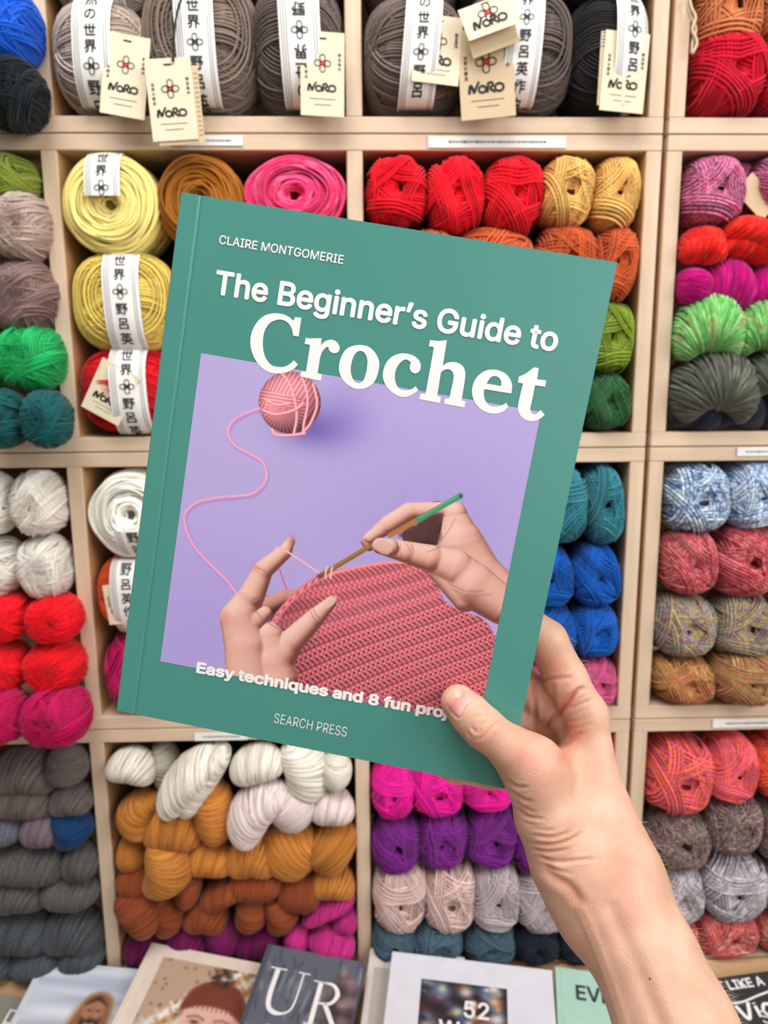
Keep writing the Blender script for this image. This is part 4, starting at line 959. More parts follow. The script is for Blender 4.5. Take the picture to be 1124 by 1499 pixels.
flat_book((222, 1379), (388, 1411), plain('cream_cover', (222, 204, 190), .4, coat=.2), 'cream bordered book showing a person in a ribbed brown hat', 0.038, 0.0135, paint=paint_knit, margin=(.16, .06, .97, .80), spine=2)
slate = flat_book((392, 1381), (536, 1409), plain('slate_cover', (74, 78, 90), .4, coat=.2), 'dark slate book with large pale capitals and dusky flowers', 0.052, 0.0135, paint=paint_slate, margin=(.05, .004, .995, .75), letters=())
flat_book((542, 1387), (680, 1401), plain('ivory_cover', (216, 210, 202), .4, coat=.2), 'ivory book mostly covered by the white book with the number', 0.0235, 0.022, paint=paint_lacy, margin=(.07, .10, .34, .80), spine=False)
flat_book((574, 1392), (808, 1420), plain('white_cover', (222, 222, 230), .4, coat=.2), 'large white book with a dark square picture and the number 52', 0.036, 0.012, height=.27, paint=paint_night, margin=(.20, .112, .72, .70), base=(40, 36, 42), spine=False,
          letters=[('52', .463, .255, .15, M_WI, .02), ('Weeks', .32, .345, .40, M_WI, .02)])
flat_book((812, 1414), (985, 1440), plain('mint_cover', (172, 208, 192), .4, coat=.2), 'mint green book beside the forearm with a small portrait', 0.020, 0.018, paint=paint_person, margin=(.30, .30, .80, .85), letters=[('EVERY', .17, .15, .52, M_DKI, .015)])
bk = flat_book((985, 1440), (1190, 1412), plain('black_cover', (50, 50, 56), .45, coat=.2), 'black book lettered in white chalk script, beyond the forearm', 0.014, 0.013,
          letters=[('KNIT LIKE A', .13, .066, .47, M_WI, .02), ('SOCKS', .45, .235, .36, M_WI, -.005)], spine=False)
def serif_letters():                           # tall thin-and-thick capitals of the slate book, cover metres
    o = lambda P, w: ribbon(np.array(P), w); c = lambda P, w: ribbon_c(np.array(P), w)
    L = [o([(.014, -.028), (.034, -.028)], .0016), o([(.048, -.028), (.062, -.028)], .0014), c([(.023, -.028), (.023, -.06), (.027, -.074), (.038, -.078), (.049, -.074), (.0535, -.062), (.0545, -.028)], np.interp(np.linspace(0, 1, 61), [0, .45, .6, 1], [.0058, .0050, .0022, .0018])),
         o([(.068, -.034), (.084, -.034)], .0014), o([(.077, -.034), (.077, -.082)], .0056), o([(.069, -.082), (.086, -.082)], .0015), c([(.078, -.034), (.092, -.035), (.099, -.045), (.093, -.056), (.079, -.058)], np.interp(np.linspace(0, 1, 41), [0, .5, 1], [.0018, .0054, .0018])), c([(.087, -.057), (.096, -.070), (.104, -.082)], .0052), o([(.100, -.082), (.112, -.082)], .0014),
         o([(.030, -.092), (.046, -.092)], .0015), o([(.038, -.092), (.038, -.14)], .0056), c([(.038, -.092), (.055, -.094), (.064, -.112), (.058, -.132), (.040, -.14)], np.interp(np.linspace(0, 1, 41), [0, .5, 1], [.0018, .0056, .0018])), o([(.076, -.14), (.086, -.095)], .002), o([(.086, -.095), (.098, -.14)], .0056)]
    return merge_flat(L)
vs, fs = serif_letters()
mesh_obj('lettering', np.stack([vs[:, 0], vs[:, 1], np.full(len(vs), .0009)], 1), fs, M_WI, [c for c in slate.children if c.name.startswith('front_cover')][0], smooth=False)
def chalk(pts, w=.011): return ribbon_c(np.array(pts), w)
vk = merge_flat([chalk([(.050, -.031), (.070, -.032), (.095, -.027), (.112, -.0245), (.108, -.0285)], .0022), chalk([(.060, -.035), (.068, -.051), (.077, -.033)], .0042), chalk([(.083, -.038), (.083, -.051)], .0040), chalk([(.1035, -.039), (.094, -.038), (.090, -.046), (.096, -.051), (.104, -.044), (.1035, -.039), (.105, -.051)], .0036), chalk([(.112, -.031), (.1115, -.051), (.1135, -.042), (.121, -.040), (.1235, -.051)], .0038), chalk([(.083, -.0345), (.0832, -.0358)], .004)])
fc = [c for c in bk.children if c.name.startswith('front_cover')][0]
mesh_obj('lettering', np.stack([vk[0][:, 0], vk[0][:, 1], np.full(len(vk[0]), .0009)], 1), vk[1], M_WI, fc, smooth=False)
# ------------------------------------------------------------------ the crochet guide held up in the hand
BW_, BH_ = 0.2205, 0.2797
CORN = np.array([[275, 283], [915, 386], [742, 1155], [170, 1040]], float)      # top left, top right, bottom right, bottom left
def book_pose():
    src = np.array([[0, BH_], [BW_, BH_], [BW_, 0], [0, 0]]); A = []
    for (X, Y), (x, y) in zip(src, CORN-[CX, CY]):
        A.append([X, Y, 1, 0, 0, 0, -x*X, -x*Y, -x]); A.append([0, 0, 0, X, Y, 1, -y*X, -y*Y, -y])
    H = np.linalg.svd(np.array(A))[2][-1].reshape(3, 3); M = np.diag([1/FPX, 1/FPX, 1])@H
    M = M*2/(np.linalg.norm(M[:, 0])+np.linalg.norm(M[:, 1])); M = M if M[2, 2] > 0 else -M
    r1 = M[:, 0]/np.linalg.norm(M[:, 0]); r2 = M[:, 1]-r1*(r1@M[:, 1]); r2 /= np.linalg.norm(r2)
    return r1, r2, np.cross(r1, r2), M[:, 2]
BR1, BR2, BN3, BT = book_pose()                  # camera-frame axes of the cover and its lower corner at the spine
def cover_uv(px, py):                            # pixel of the photograph -> metres across and up the cover
    px, py = np.asarray(px, float), np.asarray(py, float)
    d = np.stack([(px-CX)/FPX, (py-CY)/FPX, np.ones_like(px)], -1)
    P = d*((BN3@BT)/(d@BN3))[..., None]-BT
    return np.stack([P@BR1, P@BR2], -1)
def cover_px(u, v):
    P = BT+np.asarray(u)[..., None]*BR1+np.asarray(v)[..., None]*BR2
    return CX+FPX*P[..., 0]/P[..., 2], CY+FPX*P[..., 1]/P[..., 2]
def cdir(v): return v[0]*RIGHT-v[1]*UP+v[2]*FWD
book = empty('paperback_book'); M = Matrix.Identity(4)
ax, ay, az, ao = cdir(BR1), cdir(BR2), cdir(BN3), cam2world(BT)
for i in range(3): M[i][0], M[i][1], M[i][2], M[i][3] = ax[i], ay[i], az[i], ao[i]
book.matrix_world = M
tag(book, 'teal green crochet guide held up in front of the yarn shelves', 'book')
M_TEAL = plain('teal_cover_card', (70, 140, 129), 0.36, 0.5, 0.012, 30, coat=0.15)
TH = 0.0115
us = np.array([0, .0007, .0095, .0102, .0106, .0110, .0118, .06, .12, .17, BW_])
zs = np.array([-.0006, 0, 0, -.00045, -.0006, -.0003, 0, 0, 0, 0, 0])
V = [(u, v, z-q) for q in (0, .0005) for v in np.linspace(0, BH_, 6) for u, z in zip(us, zs)]
n = len(us); k = n*6; F = []
for r in range(5):
    for c in range(n-1):
        a = r*n+c; F.append([a, a+1, a+n+1, a+n]); F.append([k+a, k+a+n, k+a+n+1, k+a+1])
ring = list(range(n))+[r*n+n-1 for r in range(1, 6)]+[5*n+c for c in range(n-2, -1, -1)]+[r*n for r in range(4, 0, -1)]
F += [[b_, a, k+a, k+b_] for a, b_ in zip(ring, ring[1:]+ring[:1])]
mf = len(F)-len(ring)
M_CUT = plain('cover_card_edge', (214, 214, 196), .7)
front = mesh_obj('front_cover', V, F, [M_TEAL, M_CUT], book, smooth=False, mat_idx=[0]*mf+[1]*len(ring))
b = MB(); b.box((0, 0, -TH), (BW_, BH_, -TH+.0005), b=.0001); b.build('back_cover', M_TEAL, book)
b = MB(); b.box((-.0002, 0, -TH+.0003), (.0006, BH_, -.0011), b=.0002); b.build('spine', M_TEAL, book)
b = MB(); b.box((.0008, .0006, -TH+.0006), (BW_-.0006, BH_-.0006, -.0013), b=.0001); b.build('pages', M_PAGES, book)

# the printed photograph, drawn in the photograph's own pixels and laid on the cover
pc = cover_uv(*np.array([[297, 508], [789, 612], [703, 1050], [232, 977]], float).T)
u0, u1 = (pc[0, 0]+pc[3, 0])/2, (pc[1, 0]+pc[2, 0])/2; v1, v0 = (pc[0, 1]+pc[1, 1])/2, (pc[2, 1]+pc[3, 1])/2
gw, gh = 500, 500
U, Vv = np.meshgrid(np.linspace(u0, u1, gw), np.linspace(v1, v0, gh)); GX, GY = cover_px(U, Vv)
p = Print(GX, GY, (178, 162, 216))
p.blob(430, 560, 260, 240, (184, 170, 218), .5); p.blob(640, 760, 160, 120, (164, 148, 208), .7); p.blob(300, 930, 120, 120, (162, 148, 214), .5)
# ball of pink wool and its soft shade on the paper
p.blob(462, 626, 46, 26, (104, 88, 168), .95); p.blob(500, 612, 46, 44, (140, 122, 192), .55)
r = np.hypot(GX-424, GY-589); inside = np.clip(0.5-(r-45.5)/1.5, 0, 1)
g = np.random.default_rng(4)
ang = np.arctan2(GY-600, GX-415)
L = np.clip(.92-.006*(GX-424)-.009*(GY-589), .15, 1.05)*np.clip(1.15-.45*(r/46)**4, 0, 1.1)
st1 = np.sin(GX*1.05+GY*.55+4*np.sin(GX*.05)); st2 = np.sin(ang*34+r*.12); st3 = np.sin(GX*.2-GY*1.25)
w2 = (np.hypot(GX-418, GY-606) < 30); w3 = ((GY-585-.25*(GX-424)) > -6) & ((GY-585-.25*(GX-424)) < 12) & (GX < 440)
stp = np.where(w3, st3, np.where(w2, st2, st1)); C = np.array([252, 158, 164])*(L*(.84+.16*stp))[..., None]+np.array([6, 0, 6])
p.mix(inside, 0); p.img += inside[..., None]*np.clip(C, 0, 255)
for pts in ([(412, 546), (424, 562), (432, 588), (434, 612), (430, 634)], [(440, 548), (448, 570), (450, 592), (445, 618), (443, 634)], [(458, 562), (464, 590), (456, 616), (446, 630)], [(398, 628), (404, 636), (424, 637), (446, 634)], [(384, 600), (404, 606), (430, 600), (444, 590)], [(388, 584), (404, 592), (424, 590)]):
    p.line(np.array(pts)+[1.2, 1.4], 3.2, (196, 92, 108), 1.5, .7); p.line(pts, 3.2, (254, 178, 182), 1)
# the trailing yarn
tr = [(380, 598), (358, 606), (340, 618), (334, 634), (344, 652), (364, 664), (382, 674), (390, 690), (388, 706), (372, 722), (352, 726), (318, 729), (288, 736), (271, 752), (272, 772), (282, 796), (298, 816), (318, 836), (334, 852), (348, 872)]
p.line(np.array(tr)+[1.5, 2.5], 5, (146, 124, 190), 3, .6); p.line(tr, 4.4, (222, 146, 190), 1.2); p.line(np.array(tr)-[.6, .8], 1.6, (240, 176, 208), 1)
# middle finger behind the work, then the crochet fabric
A = lambda x, y: (310+x/5.109, 770+y/5.109)
B_ = lambda x, y: (460+x/3.876, 710+y/3.876)
SK = ((116, 64, 54), (212, 156, 140), (240, 198, 182)); SKD = ((84, 42, 40), (182, 120, 106), (208, 154, 138))
def cap(f, s, x0, y0, r0, x1, y1, r1, z=0): return (*f(x0, y0), r0/s, *f(x1, y1), r1/s, z/s)
p.relief([cap(A, 5.109, 420, 600, 70, 540, 535, 58), cap(A, 5.109, 540, 535, 58, 720, 530, 50)], SKD)
p.blob(*A(470, 680), 16, 13, (56, 26, 34), .8)
fab = [(398, 913, 1), (402, 902), (430, 870), (462, 846), (478, 838), (500, 833), (560, 824), (600, 824), (628, 832), (640, 856), (652, 880), (676, 894), (708, 907), (726, 936), (724, 970), (712, 1062, 1), (440, 1030, 1), (428, 975)]
d = p.sd(outline(fab, 5)); m = np.clip(0.5-d/1.5, 0, 1)
# courses of stitches: lines that fan slightly and arch towards the top
ang0 = 0.30+0.16*np.clip((GY-850)/170, 0, 1); s = (GX-520); sag = 0.00065*np.clip(960-GY, 0, 200)/100*(GX-585)**2
q = GY+np.tan(ang0)*s*0.92+sag; al = GX*np.cos(.4)-GY*np.sin(.4)
per = 25.0; fr = (q/per) % 1.0; z = np.floor(q/per)
rd = lambda x: np.clip(x, 0, 1)
vst = np.sin(2*math.pi*al/7.6+np.where(fr < .36, 2.2, -2.2)*np.sin(fr*8.7)+z*1.7)
C = np.empty(GX.shape+(3,)); C[:] = (218, 110, 120)
C *= (0.93+0.17*vst+0.10*np.sin(2*math.pi*(fr-.08)))[..., None]
def seam(at, wd, depth, dash):
    g_ = np.exp(-(np.minimum(np.abs(fr-at), 1-np.abs(fr-at))/wd)**2); hole = rd((np.sin(2*math.pi*al/7.6+at*40+z*1.7)+dash))
    return depth*g_*np.clip(hole, 0, 1)
dk = np.clip(seam(0.02, .055, .9, .9)+seam(.36, .085, 1.25, .1)+seam(.70, .08, 1.15, .05), 0, 1)
low = np.clip((GY+.25*(GX-430)-905)/50, .35, 1); dk *= low
C = C*(1-dk[..., None])+dk[..., None]*np.array([84, 30, 44])
C += np.array([10, 10, 10])*np.exp(-((GX-590)/90)**2-((GY-930)/60)**2)[..., None]
C *= (0.80+0.2*np.clip((GX-415)/60, 0, 1))[..., None]
lace = rd(np.sin(al*.9)*np.sin(q*.8)-.55)*np.exp(-((GY-880+.3*(GX-560))/16)**2)*2; C = C*(1-rd(lace)[..., None])+rd(lace)[..., None]*np.array([150, 120, 190])
p.mix(m, 0); p.img += m[..., None]*np.clip(C, 0, 255)
edge = [(399, 914), (412, 894), (436, 868), (464, 848), (486, 839)]
p.line(edge, 9, (226, 116, 128), 1.5)
for i, (x, y) in enumerate(catmull(edge, 5)): p.line([(x-2.5, y+3), (x+2.5, y-3)], 2.0, (246, 158, 164) if i % 2 else (180, 76, 92), 1)
p.line([(486, 839), (520, 831), (560, 824), (600, 823)], 4, (240, 146, 152), 1.5)
# the hand holding the work
p.relief([cap(A, 5.109, 588, 116, 33, 545, 195, 55, 40), cap(A, 5.109, 545, 195, 55, 385, 330, 74, 40), cap(A, 5.109, 385, 330, 74, 300, 520, 98, 30), cap(A, 5.109, 300, 520, 98, 200, 690, 138, 0),
          cap(A, 5.109, 200, 690, 138, 260, 900, 165, 0), cap(A, 5.109, 260, 900, 165, 300, 1250, 185, 0), cap(A, 5.109, 400, 650, 50, 330, 700, 90, 20), cap(A, 5.109, 430, 830, 110, 480, 1150, 165, 10),
          cap(A, 5.109, 890, 570, 44, 775, 685, 72, 40), cap(A, 5.109, 775, 685, 72, 600, 860, 96, 30), cap(A, 5.109, 600, 860, 96, 460, 1020, 150, 10)], SK, k=1.6)
p.poly([A(*q_) for q_ in ((838, 575), (870, 530), (925, 520), (935, 550), (895, 600), (850, 610))], (222, 188, 178), 1.5, alpha=.8)
for q_ in ([(740, 640), (765, 690), (800, 715)], [(760, 625), (785, 670), (815, 695)], [(330, 640), (400, 710), (500, 770)], [(340, 310), (390, 335), (420, 360)], [(300, 545), (360, 530), (420, 520)]): p.line([A(*w) for w in q_], 1.2, (138, 84, 74), 2, .6)
p.blob(*A(330, 310), 7, 6, (214, 120, 100), .4); p.blob(*A(100, 680), 8, 9, (214, 128, 112), .45); p.blob(*A(600, 110), 5, 6, (176, 90, 76), .5)
p.line([A(470, 180), A(490, 162), A(530, 170), A(600, 215), A(700, 280), A(805, 355)], 2.6, (244, 176, 190), 1)
p.line([A(508, 325), A(530, 390), A(560, 474)], 2.0, (206, 96, 116), 1)
# the hand with the hook
p.relief([cap(B_, 3.876, 310, 345, 30, 290, 320, 26)], SKD)
p.relief([cap(B_, 3.876, 700, 190, 100, 640, 270, 70), cap(B_, 3.876, 560, 290, 60, 660, 300, 50)], ((40, 22, 26), (104, 60, 56), (140, 88, 80)))
p.relief([cap(B_, 3.876, 318, 300, 32, 420, 225, 52, 0), cap(B_, 3.876, 420, 225, 52, 540, 150, 52, 0), cap(B_, 3.876, 540, 150, 50, 740, 135, 40, 0), cap(B_, 3.876, 740, 135, 42, 800, 160, 64, 0), cap(B_, 3.876, 800, 170, 70, 830, 330, 130, 0),
          cap(B_, 3.876, 830, 330, 130, 930, 500, 132, 0), cap(B_, 3.876, 930, 500, 132, 1090, 660, 125, 0)], SK, k=1.6)
p.poly([B_(*q_) for q_ in ((480, 285), (560, 235), (680, 170), (720, 180), (690, 250), (720, 275), (690, 330), (560, 310))], (74, 42, 42), 6, alpha=.85)
p.relief([cap(B_, 3.876, 375, 345, 46, 520, 380, 62, 60), cap(B_, 3.876, 520, 380, 62, 660, 415, 76, 50), cap(B_, 3.876, 660, 415, 76, 800, 470, 104, 20), cap(B_, 3.876, 800, 470, 104, 900, 570, 130, 0), cap(B_, 3.876, 900, 570, 130, 1060, 680, 110, 0), cap(B_, 3.876, 700, 480, 60, 860, 640, 80, 10)], SK, k=1.6)
p.poly([B_(*q_) for q_ in ((345, 330), (385, 310), (435, 335), (440, 370), (410, 395), (360, 375))], (216, 170, 158), 2, alpha=.8)
p.line([B_(282, 300), B_(300, 275), B_(325, 255)], 3, (232, 200, 190), 1.5, .8)
for q_ in ([(490, 340), (485, 380), (500, 410)], [(520, 335), (545, 375), (530, 415)], [(555, 345), (560, 380), (550, 410)], [(700, 340), (760, 260), (800, 190)], [(640, 380), (720, 350)], [(760, 560), (860, 600), (960, 600)], [(780, 590), (880, 630), (1000, 620)]): p.line([B_(*w) for w in q_], 1.3, (140, 84, 76), 2, .5)
p.line([B_(30, 518), B_(320, 345)], 7.2, (142, 96, 48), 1); p.line([B_(430, 285), B_(590, 195)], 7.6, (176, 112, 66), 1); p.line([B_(590, 196), B_(826, 62)], 8.2, (62, 142, 102), 1)
p.line([B_(60, 492), B_(310, 345)], 1.8, (186, 140, 84), 1, .7); p.line([B_(600, 184), B_(815, 60)], 2, (112, 186, 146), 1, .7); p.blob(*B_(832, 62), 2.4, 3, (28, 70, 52))
p.blob(*B_(34, 518), 5, 3, (90, 58, 30), .7)
p.relief([cap(B_, 3.876, 372, 346, 44, 430, 356, 52, 60)], SK); p.poly([B_(*q_) for q_ in ((345, 330), (385, 310), (435, 335), (440, 370), (410, 395), (360, 375))], (216, 170, 158), 2, alpha=.8)
for x in (70, 100): p.line([B_(x-8, 530), B_(x-4, 490), B_(x+4, 465)], 2.4, (246, 190, 190), 1)
p.img += RNG.normal(0, 1.2, GX.shape)[..., None]
M_COVERINK = attr_mat('cover_photograph_print', 'ink', 0.36, 0.45)
p.mesh('printed_picture', np.stack([U, Vv, np.full(U.shape, .00012)], -1), M_COVERINK, front)

# lettering on the cover
M_COVERWHITE = plain('cover_white_ink', (240, 238, 236), 0.4, 0.45, 0.01)
def cover_text(body, a, b_, cap_px, bold, spacing=1.0, cut=None):
    """a, b_: pixels of the baseline's two ends; cap_px: pixel height of a capital."""
    A_, Bq = cover_uv(*a), cover_uv(*b_); hgt = np.linalg.norm(cover_uv(a[0], a[1]-cap_px)-A_)
    v, f = text_flat(body, bold, spacing); vh, _ = text_flat('H', bold); ch = vh[:, 1].max()
    d = Bq-A_; W = np.linalg.norm(d); d /= W; e = np.array([-d[1], d[0]])
    v = np.array(v); x = (v[:, 0]-v[:, 0].min())/(v[:, 0].max()-v[:, 0].min())*W; y = v[:, 1]/ch*hgt
    P = A_+x[:, None]*d+y[:, None]*e
    return P, f, layers(len(P), bold)
def cover_letters(P, f, dz=0.0): return mesh_obj('lettering', np.concatenate([P, np.full((len(P), 1), .00026)+np.reshape(dz, (-1, 1))*np.ones((len(P), 1))], 1), f, M_COVERWHITE, front, smooth=False)
def al_(u, v, x=0.0): return cover_px(np.array(cover_uv(u, v)[0]+x), np.array(cover_uv(u, v)[1]))
cover_letters(*cover_text('CLAIRE MONTGOMERIE', (320.5, 356.5), (502, 386.5), 12.6, 0.009))
cover_letters(*cover_text('The Beginner\u2019s Guide to', (313, 429), (814, 514), 34.5, 0.022))
cover_letters(*cover_text('SEARCH PRESS', (400.5, 1057.5), (506.5, 1078.5), 14.0, -0.006))
cover_letters(*cover_text('Easy techniques and 8 fun projects', (287, 983.5), (706, 1060.5), 15.6, 0.038))
ca = lambda L: [(360+q[0]/4.683, 450+q[1]/4.683, *q[2:]) for q in L]
cb = lambda L: [(580+q[0]/4.683, 490+q[1]/4.683, *q[2:]) for q in L]
G_C = ca([(380, 72, 1), (362, 200, 1), (324, 194, 1), (314, 145), (290, 108), (255, 87), (215, 85), (165, 108), (130, 160), (117, 230), (122, 305), (145, 362), (182, 400), (232, 411), (285, 398), (330, 364, 1), (357, 392, 1), (330, 420), (285, 443), (230, 453), (165, 446), (105, 410), (60, 350), (35, 280), (32, 210), (50, 145), (88, 88), (135, 54), (190, 41), (250, 46), (295, 66), (325, 92, 1), (338, 66, 1)])
G_r = ca([(411, 208, 1), (440, 213), (480, 212), (520, 211, 1), (514, 262, 1), (532, 240), (560, 225), (595, 223), (625, 240), (642, 270), (638, 298), (615, 314), (585, 308), (568, 288), (566, 270, 1), (545, 278), (522, 308), (508, 345, 1), (492, 452, 1), (521, 460, 1), (515, 503, 1), (375, 475, 1), (381, 438, 1), (411, 440, 1), (440, 257, 1), (402, 250, 1)])
G_o = ca([(790, 258), (840, 270), (885, 310), (912, 370), (908, 440), (880, 510), (835, 547), (785, 560), (730, 550), (680, 515), (645, 460), (638, 400), (655, 335), (690, 285), (740, 262)])
H_o = ca([(785, 298), (815, 315), (832, 360), (830, 410), (820, 460), (805, 500), (775, 520), (745, 508), (725, 470), (718, 430), (722, 390), (735, 345), (755, 312)])
G_c = cb([(70, 170), (100, 188, 1), (92, 225), (105, 255), (135, 265), (162, 245), (167, 210), (155, 175), (120, 145), (75, 130), (30, 129), (-20, 145), (-60, 180), (-85, 230), (-92, 283), (-80, 330), (-50, 375), (0, 413), (50, 427), (95, 417), (130, 397), (152, 380, 1), (132, 352, 1), (110, 370), (70, 381), (30, 374), (5, 350), (-8, 310), (-8, 270), (0, 235), (20, 200), (45, 178)])
G_h = cb([(232, 36, 1), (290, 43), (347, 37, 1), (318, 215, 1), (340, 197), (375, 187), (420, 192), (455, 215), (472, 255), (470, 310, 1), (447, 450, 1), (474, 457, 1), (467, 499, 1), (327, 473, 1), (333, 435, 1), (363, 437, 1), (390, 310), (392, 275), (380, 248), (355, 237), (330, 240), (306, 258, 1), (280, 420, 1), (306, 427, 1), (299, 468, 1), (158, 442, 1), (165, 402, 1), (200, 407, 1), (258, 85, 1), (223, 80, 1)])
G_e = cb([(788, 403, 1), (603, 373, 1), (600, 420), (612, 455), (640, 485), (680, 492), (720, 485), (753, 467, 1), (768, 495, 1), (735, 525), (690, 540), (635, 537), (580, 510), (540, 465), (520, 410), (522, 355), (545, 300), (590, 258), (640, 240), (695, 243), (745, 265), (780, 305), (793, 350)])
H_e = cb([(618, 335, 1), (718, 352, 1), (718, 320), (700, 293), (675, 283), (645, 295)])
G_t = cb([(943, 223, 1), (976, 230, 1), (965, 305, 1), (1028, 314, 1), (1020, 356, 1), (950, 347, 1), (932, 440), (918, 510), (930, 540), (960, 543), (988, 515, 1), (1017, 548, 1), (990, 572), (950, 590), (900, 588), (855, 560), (835, 515), (838, 460), (868, 335, 1), (832, 327, 1), (840, 287, 1), (880, 270), (915, 245)])
for gl in ([G_C], [G_r], [G_o, H_o], [G_c], [G_h], [G_e, H_e], [G_t]):
    cover_letters(*fill_flat([cover_uv(*outline(l).T) for l in gl]))
# ------------------------------------------------------------------ the right hand and forearm holding the book
def plane_z(px, py):                             # distance (along the view) of the cover at a pixel
    d = np.array([(px-CX)/FPX, (py-CY)/FPX, 1.0]); return float((BN3@BT)/(d@BN3))
def J(px, py, z, r): return (np.array([(px-CX)/FPX*z, (py-CY)/FPX*z, z]), r)
zt = plane_z(672, 1029)
CH = [  # chains of joints (pixel, distance, radius), with how softly each melts into the rest
 ([J(671, 1028, plane_z(671, 1028)-.0101, .0093), J(688, 1046, plane_z(688, 1046)-.0112, .0103), J(707, 1065, plane_z(707, 1065)-.0128, .0108), J(744, 1093, .4035, .0110), J(777, 1121, .4085, .0134)], .006),
 ([J(777, 1121, .4085, .0134), J(802, 1195, .413, .0176), J(829, 1258, .414, .0198), J(872, 1322, .412, .0212)], .014),
 ([J(800, 1128, .420, .010), J(838, 1130, .432, .0125), J(858, 1190, .424, .019), J(880, 1270, .416, .024)], .016),
 ([J(861, 1048, .437, .0103), J(868, 1140, .431, .0145), J(882, 1220, .424, .0200), J(902, 1290, .416, .0232)], .012),
 ([J(845, 1066, .452, .011), J(860, 1160, .446, .014), J(885, 1280, .43, .021)], .012),
 ([J(824, 1088, .466, .011), J(848, 1180, .458, .014), J(880, 1290, .438, .02)], .012),
 ([J(802, 1118, .477, .0105), J(835, 1200, .466, .014), J(875, 1295, .44, .02)], .012),
 ([J(858, 1046, .437, .0112), J(828, 994, .435, .0120), J(800, 938, .4330, .0114), J(760, 905, .4318, .0100), J(715, 890, .4295, .0090), J(690, 884, .4272, .0082)], .007),
 ([J(845, 1066, .452, .011), J(800, 1026, .452, .0112), J(758, 1000, .4455, .0105), J(700, 985, .4375, .0095), J(655, 976, .4350, .0085)], .005),
 ([J(824, 1088, .466, .011), J(788, 1058, .463, .0108), J(740, 1046, .4525, .0102), J(680, 1040, .4405, .0092), J(640, 1034, .4372, .0084)], .005),
 ([J(802, 1118, .477, .0105), J(758, 1132, .4600, .0095), J(715, 1131, .4480, .0088), J(668, 1124, .4425, .0082), J(628, 1110, .4395, .0074)], .005),
 ([J(888, 1300, .412, .0262), J(905, 1340, .404, .0252), J(943, 1400, .392, .0262), J(987, 1500, .372, .0278), J(1062, 1690, .335, .032), J(1180, 1960, .285, .037)], .018),
 ([J(880, 1300, .428, .0215), J(945, 1402, .41, .0225), J(990, 1500, .39, .0245), J(1064, 1690, .352, .03), J(1182, 1960, .30, .036)], .018),
]
allp = np.array([q[0] for c, _ in CH for q in c]); rmax = np.array([q[1] for c, _ in CH for q in c])
HS = 0.00085
lo = (allp-rmax[:, None]).min(0)-.006; hi = (allp+rmax[:, None]).max(0)+.006
dims = np.ceil((hi-lo)/HS).astype(int)+1
gxs = [lo[i]+np.arange(dims[i])*HS for i in range(3)]
FLD = np.full(dims, .03, np.float32)
def smin(a, b_, k):
    h = np.clip(.5+.5*(b_-a)/k, 0, 1); return b_*(1-h)+a*h-k*h*(1-h)
for chain, k in CH:
    P = np.array([q[0] for q in chain]); R = np.array([q[1] for q in chain])
    a = np.maximum(((P-R[:, None]).min(0)-.022-lo)/HS, 0).astype(int); z = np.minimum(((P+R[:, None]).max(0)+.022-lo)/HS+1, dims).astype(int)
    X, Y, Z = np.meshgrid(*[gxs[i][a[i]:z[i]].astype(np.float32) for i in range(3)], indexing='ij')
    dd = np.full(X.shape, 1.0, np.float32)
    for (p0, r0), (p1, r1) in zip(chain[:-1], chain[1:]):
        e = (p1-p0).astype(np.float32); ee = float(e@e)
        t = np.clip(((X-p0[0])*e[0]+(Y-p0[1])*e[1]+(Z-p0[2])*e[2])/ee, 0, 1)
        d1 = np.sqrt((X-p0[0]-t*e[0])**2+(Y-p0[1]-t*e[1])**2+(Z-p0[2]-t*e[2])**2)-(r0+(r1-r0)*t)
        dd = smin(dd, d1, .003)
    sl = tuple(slice(a[i], z[i]) for i in range(3)); FLD[sl] = smin(FLD[sl], dd, k)
def surface_nets(f, lo, h):
    ins = f < 0
    c = np.zeros(tuple(n-1 for n in f.shape), np.int8)
    for i in (0, 1):
        for j in (0, 1):
            for k in (0, 1): c += ins[i:f.shape[0]-1+i, j:f.shape[1]-1+j, k:f.shape[2]-1+k]
    act = (c > 0) & (c < 8); idx = np.full(c.shape, -1, np.int64); ii = np.argwhere(act); idx[act] = np.arange(len(ii))
    s = np.zeros((len(ii), 3)); w = np.zeros(len(ii))
    cor = [(i, j, k) for i in (0, 1) for j in (0, 1) for k in (0, 1)]
    val = {q: f[ii[:, 0]+q[0], ii[:, 1]+q[1], ii[:, 2]+q[2]].astype(float) for q in cor}
    for q in cor:
        for a in range(3):
            if q[a] == 0:
                r = list(q); r[a] = 1; r = tuple(r); va, vb = val[q], val[r]; cr = (va < 0) != (vb < 0)
                t = np.where(cr, va/np.where(va-vb == 0, 1, va-vb), 0); pt = np.zeros((len(ii), 3)); pt[:] = q; pt[:, a] = t
                s += np.where(cr[:, None], pt, 0); w += cr
    V = lo+(ii+s/w[:, None])*h; F = []
    for a in range(3):
        b_, d = (a+1) % 3, (a+2) % 3
        sh = [slice(None)]*3; sh[a] = slice(0, -1); s2 = list(sh); s2[a] = slice(1, None)
        A0, A1 = ins[tuple(sh)], ins[tuple(s2)]; e = np.argwhere(A0 != A1)
        e = e[(e[:, b_] > 0) & (e[:, d] > 0) & (e[:, b_] < f.shape[b_]-1) & (e[:, d] < f.shape[d]-1)]
        st = A0[tuple(e.T)]
        def cell(db, dd_):
            q = e.copy(); q[:, b_] += db; q[:, d] += dd_; return idx[tuple(q.T)]
        Q = np.stack([cell(-1, -1), cell(0, -1), cell(0, 0), cell(-1, 0)], 1); Q[~st] = Q[~st][:, ::-1]; F.append(Q)
    F = np.concatenate(F); return V, F[(F >= 0).all(1)]
HV, HF = surface_nets(FLD, lo, HS)
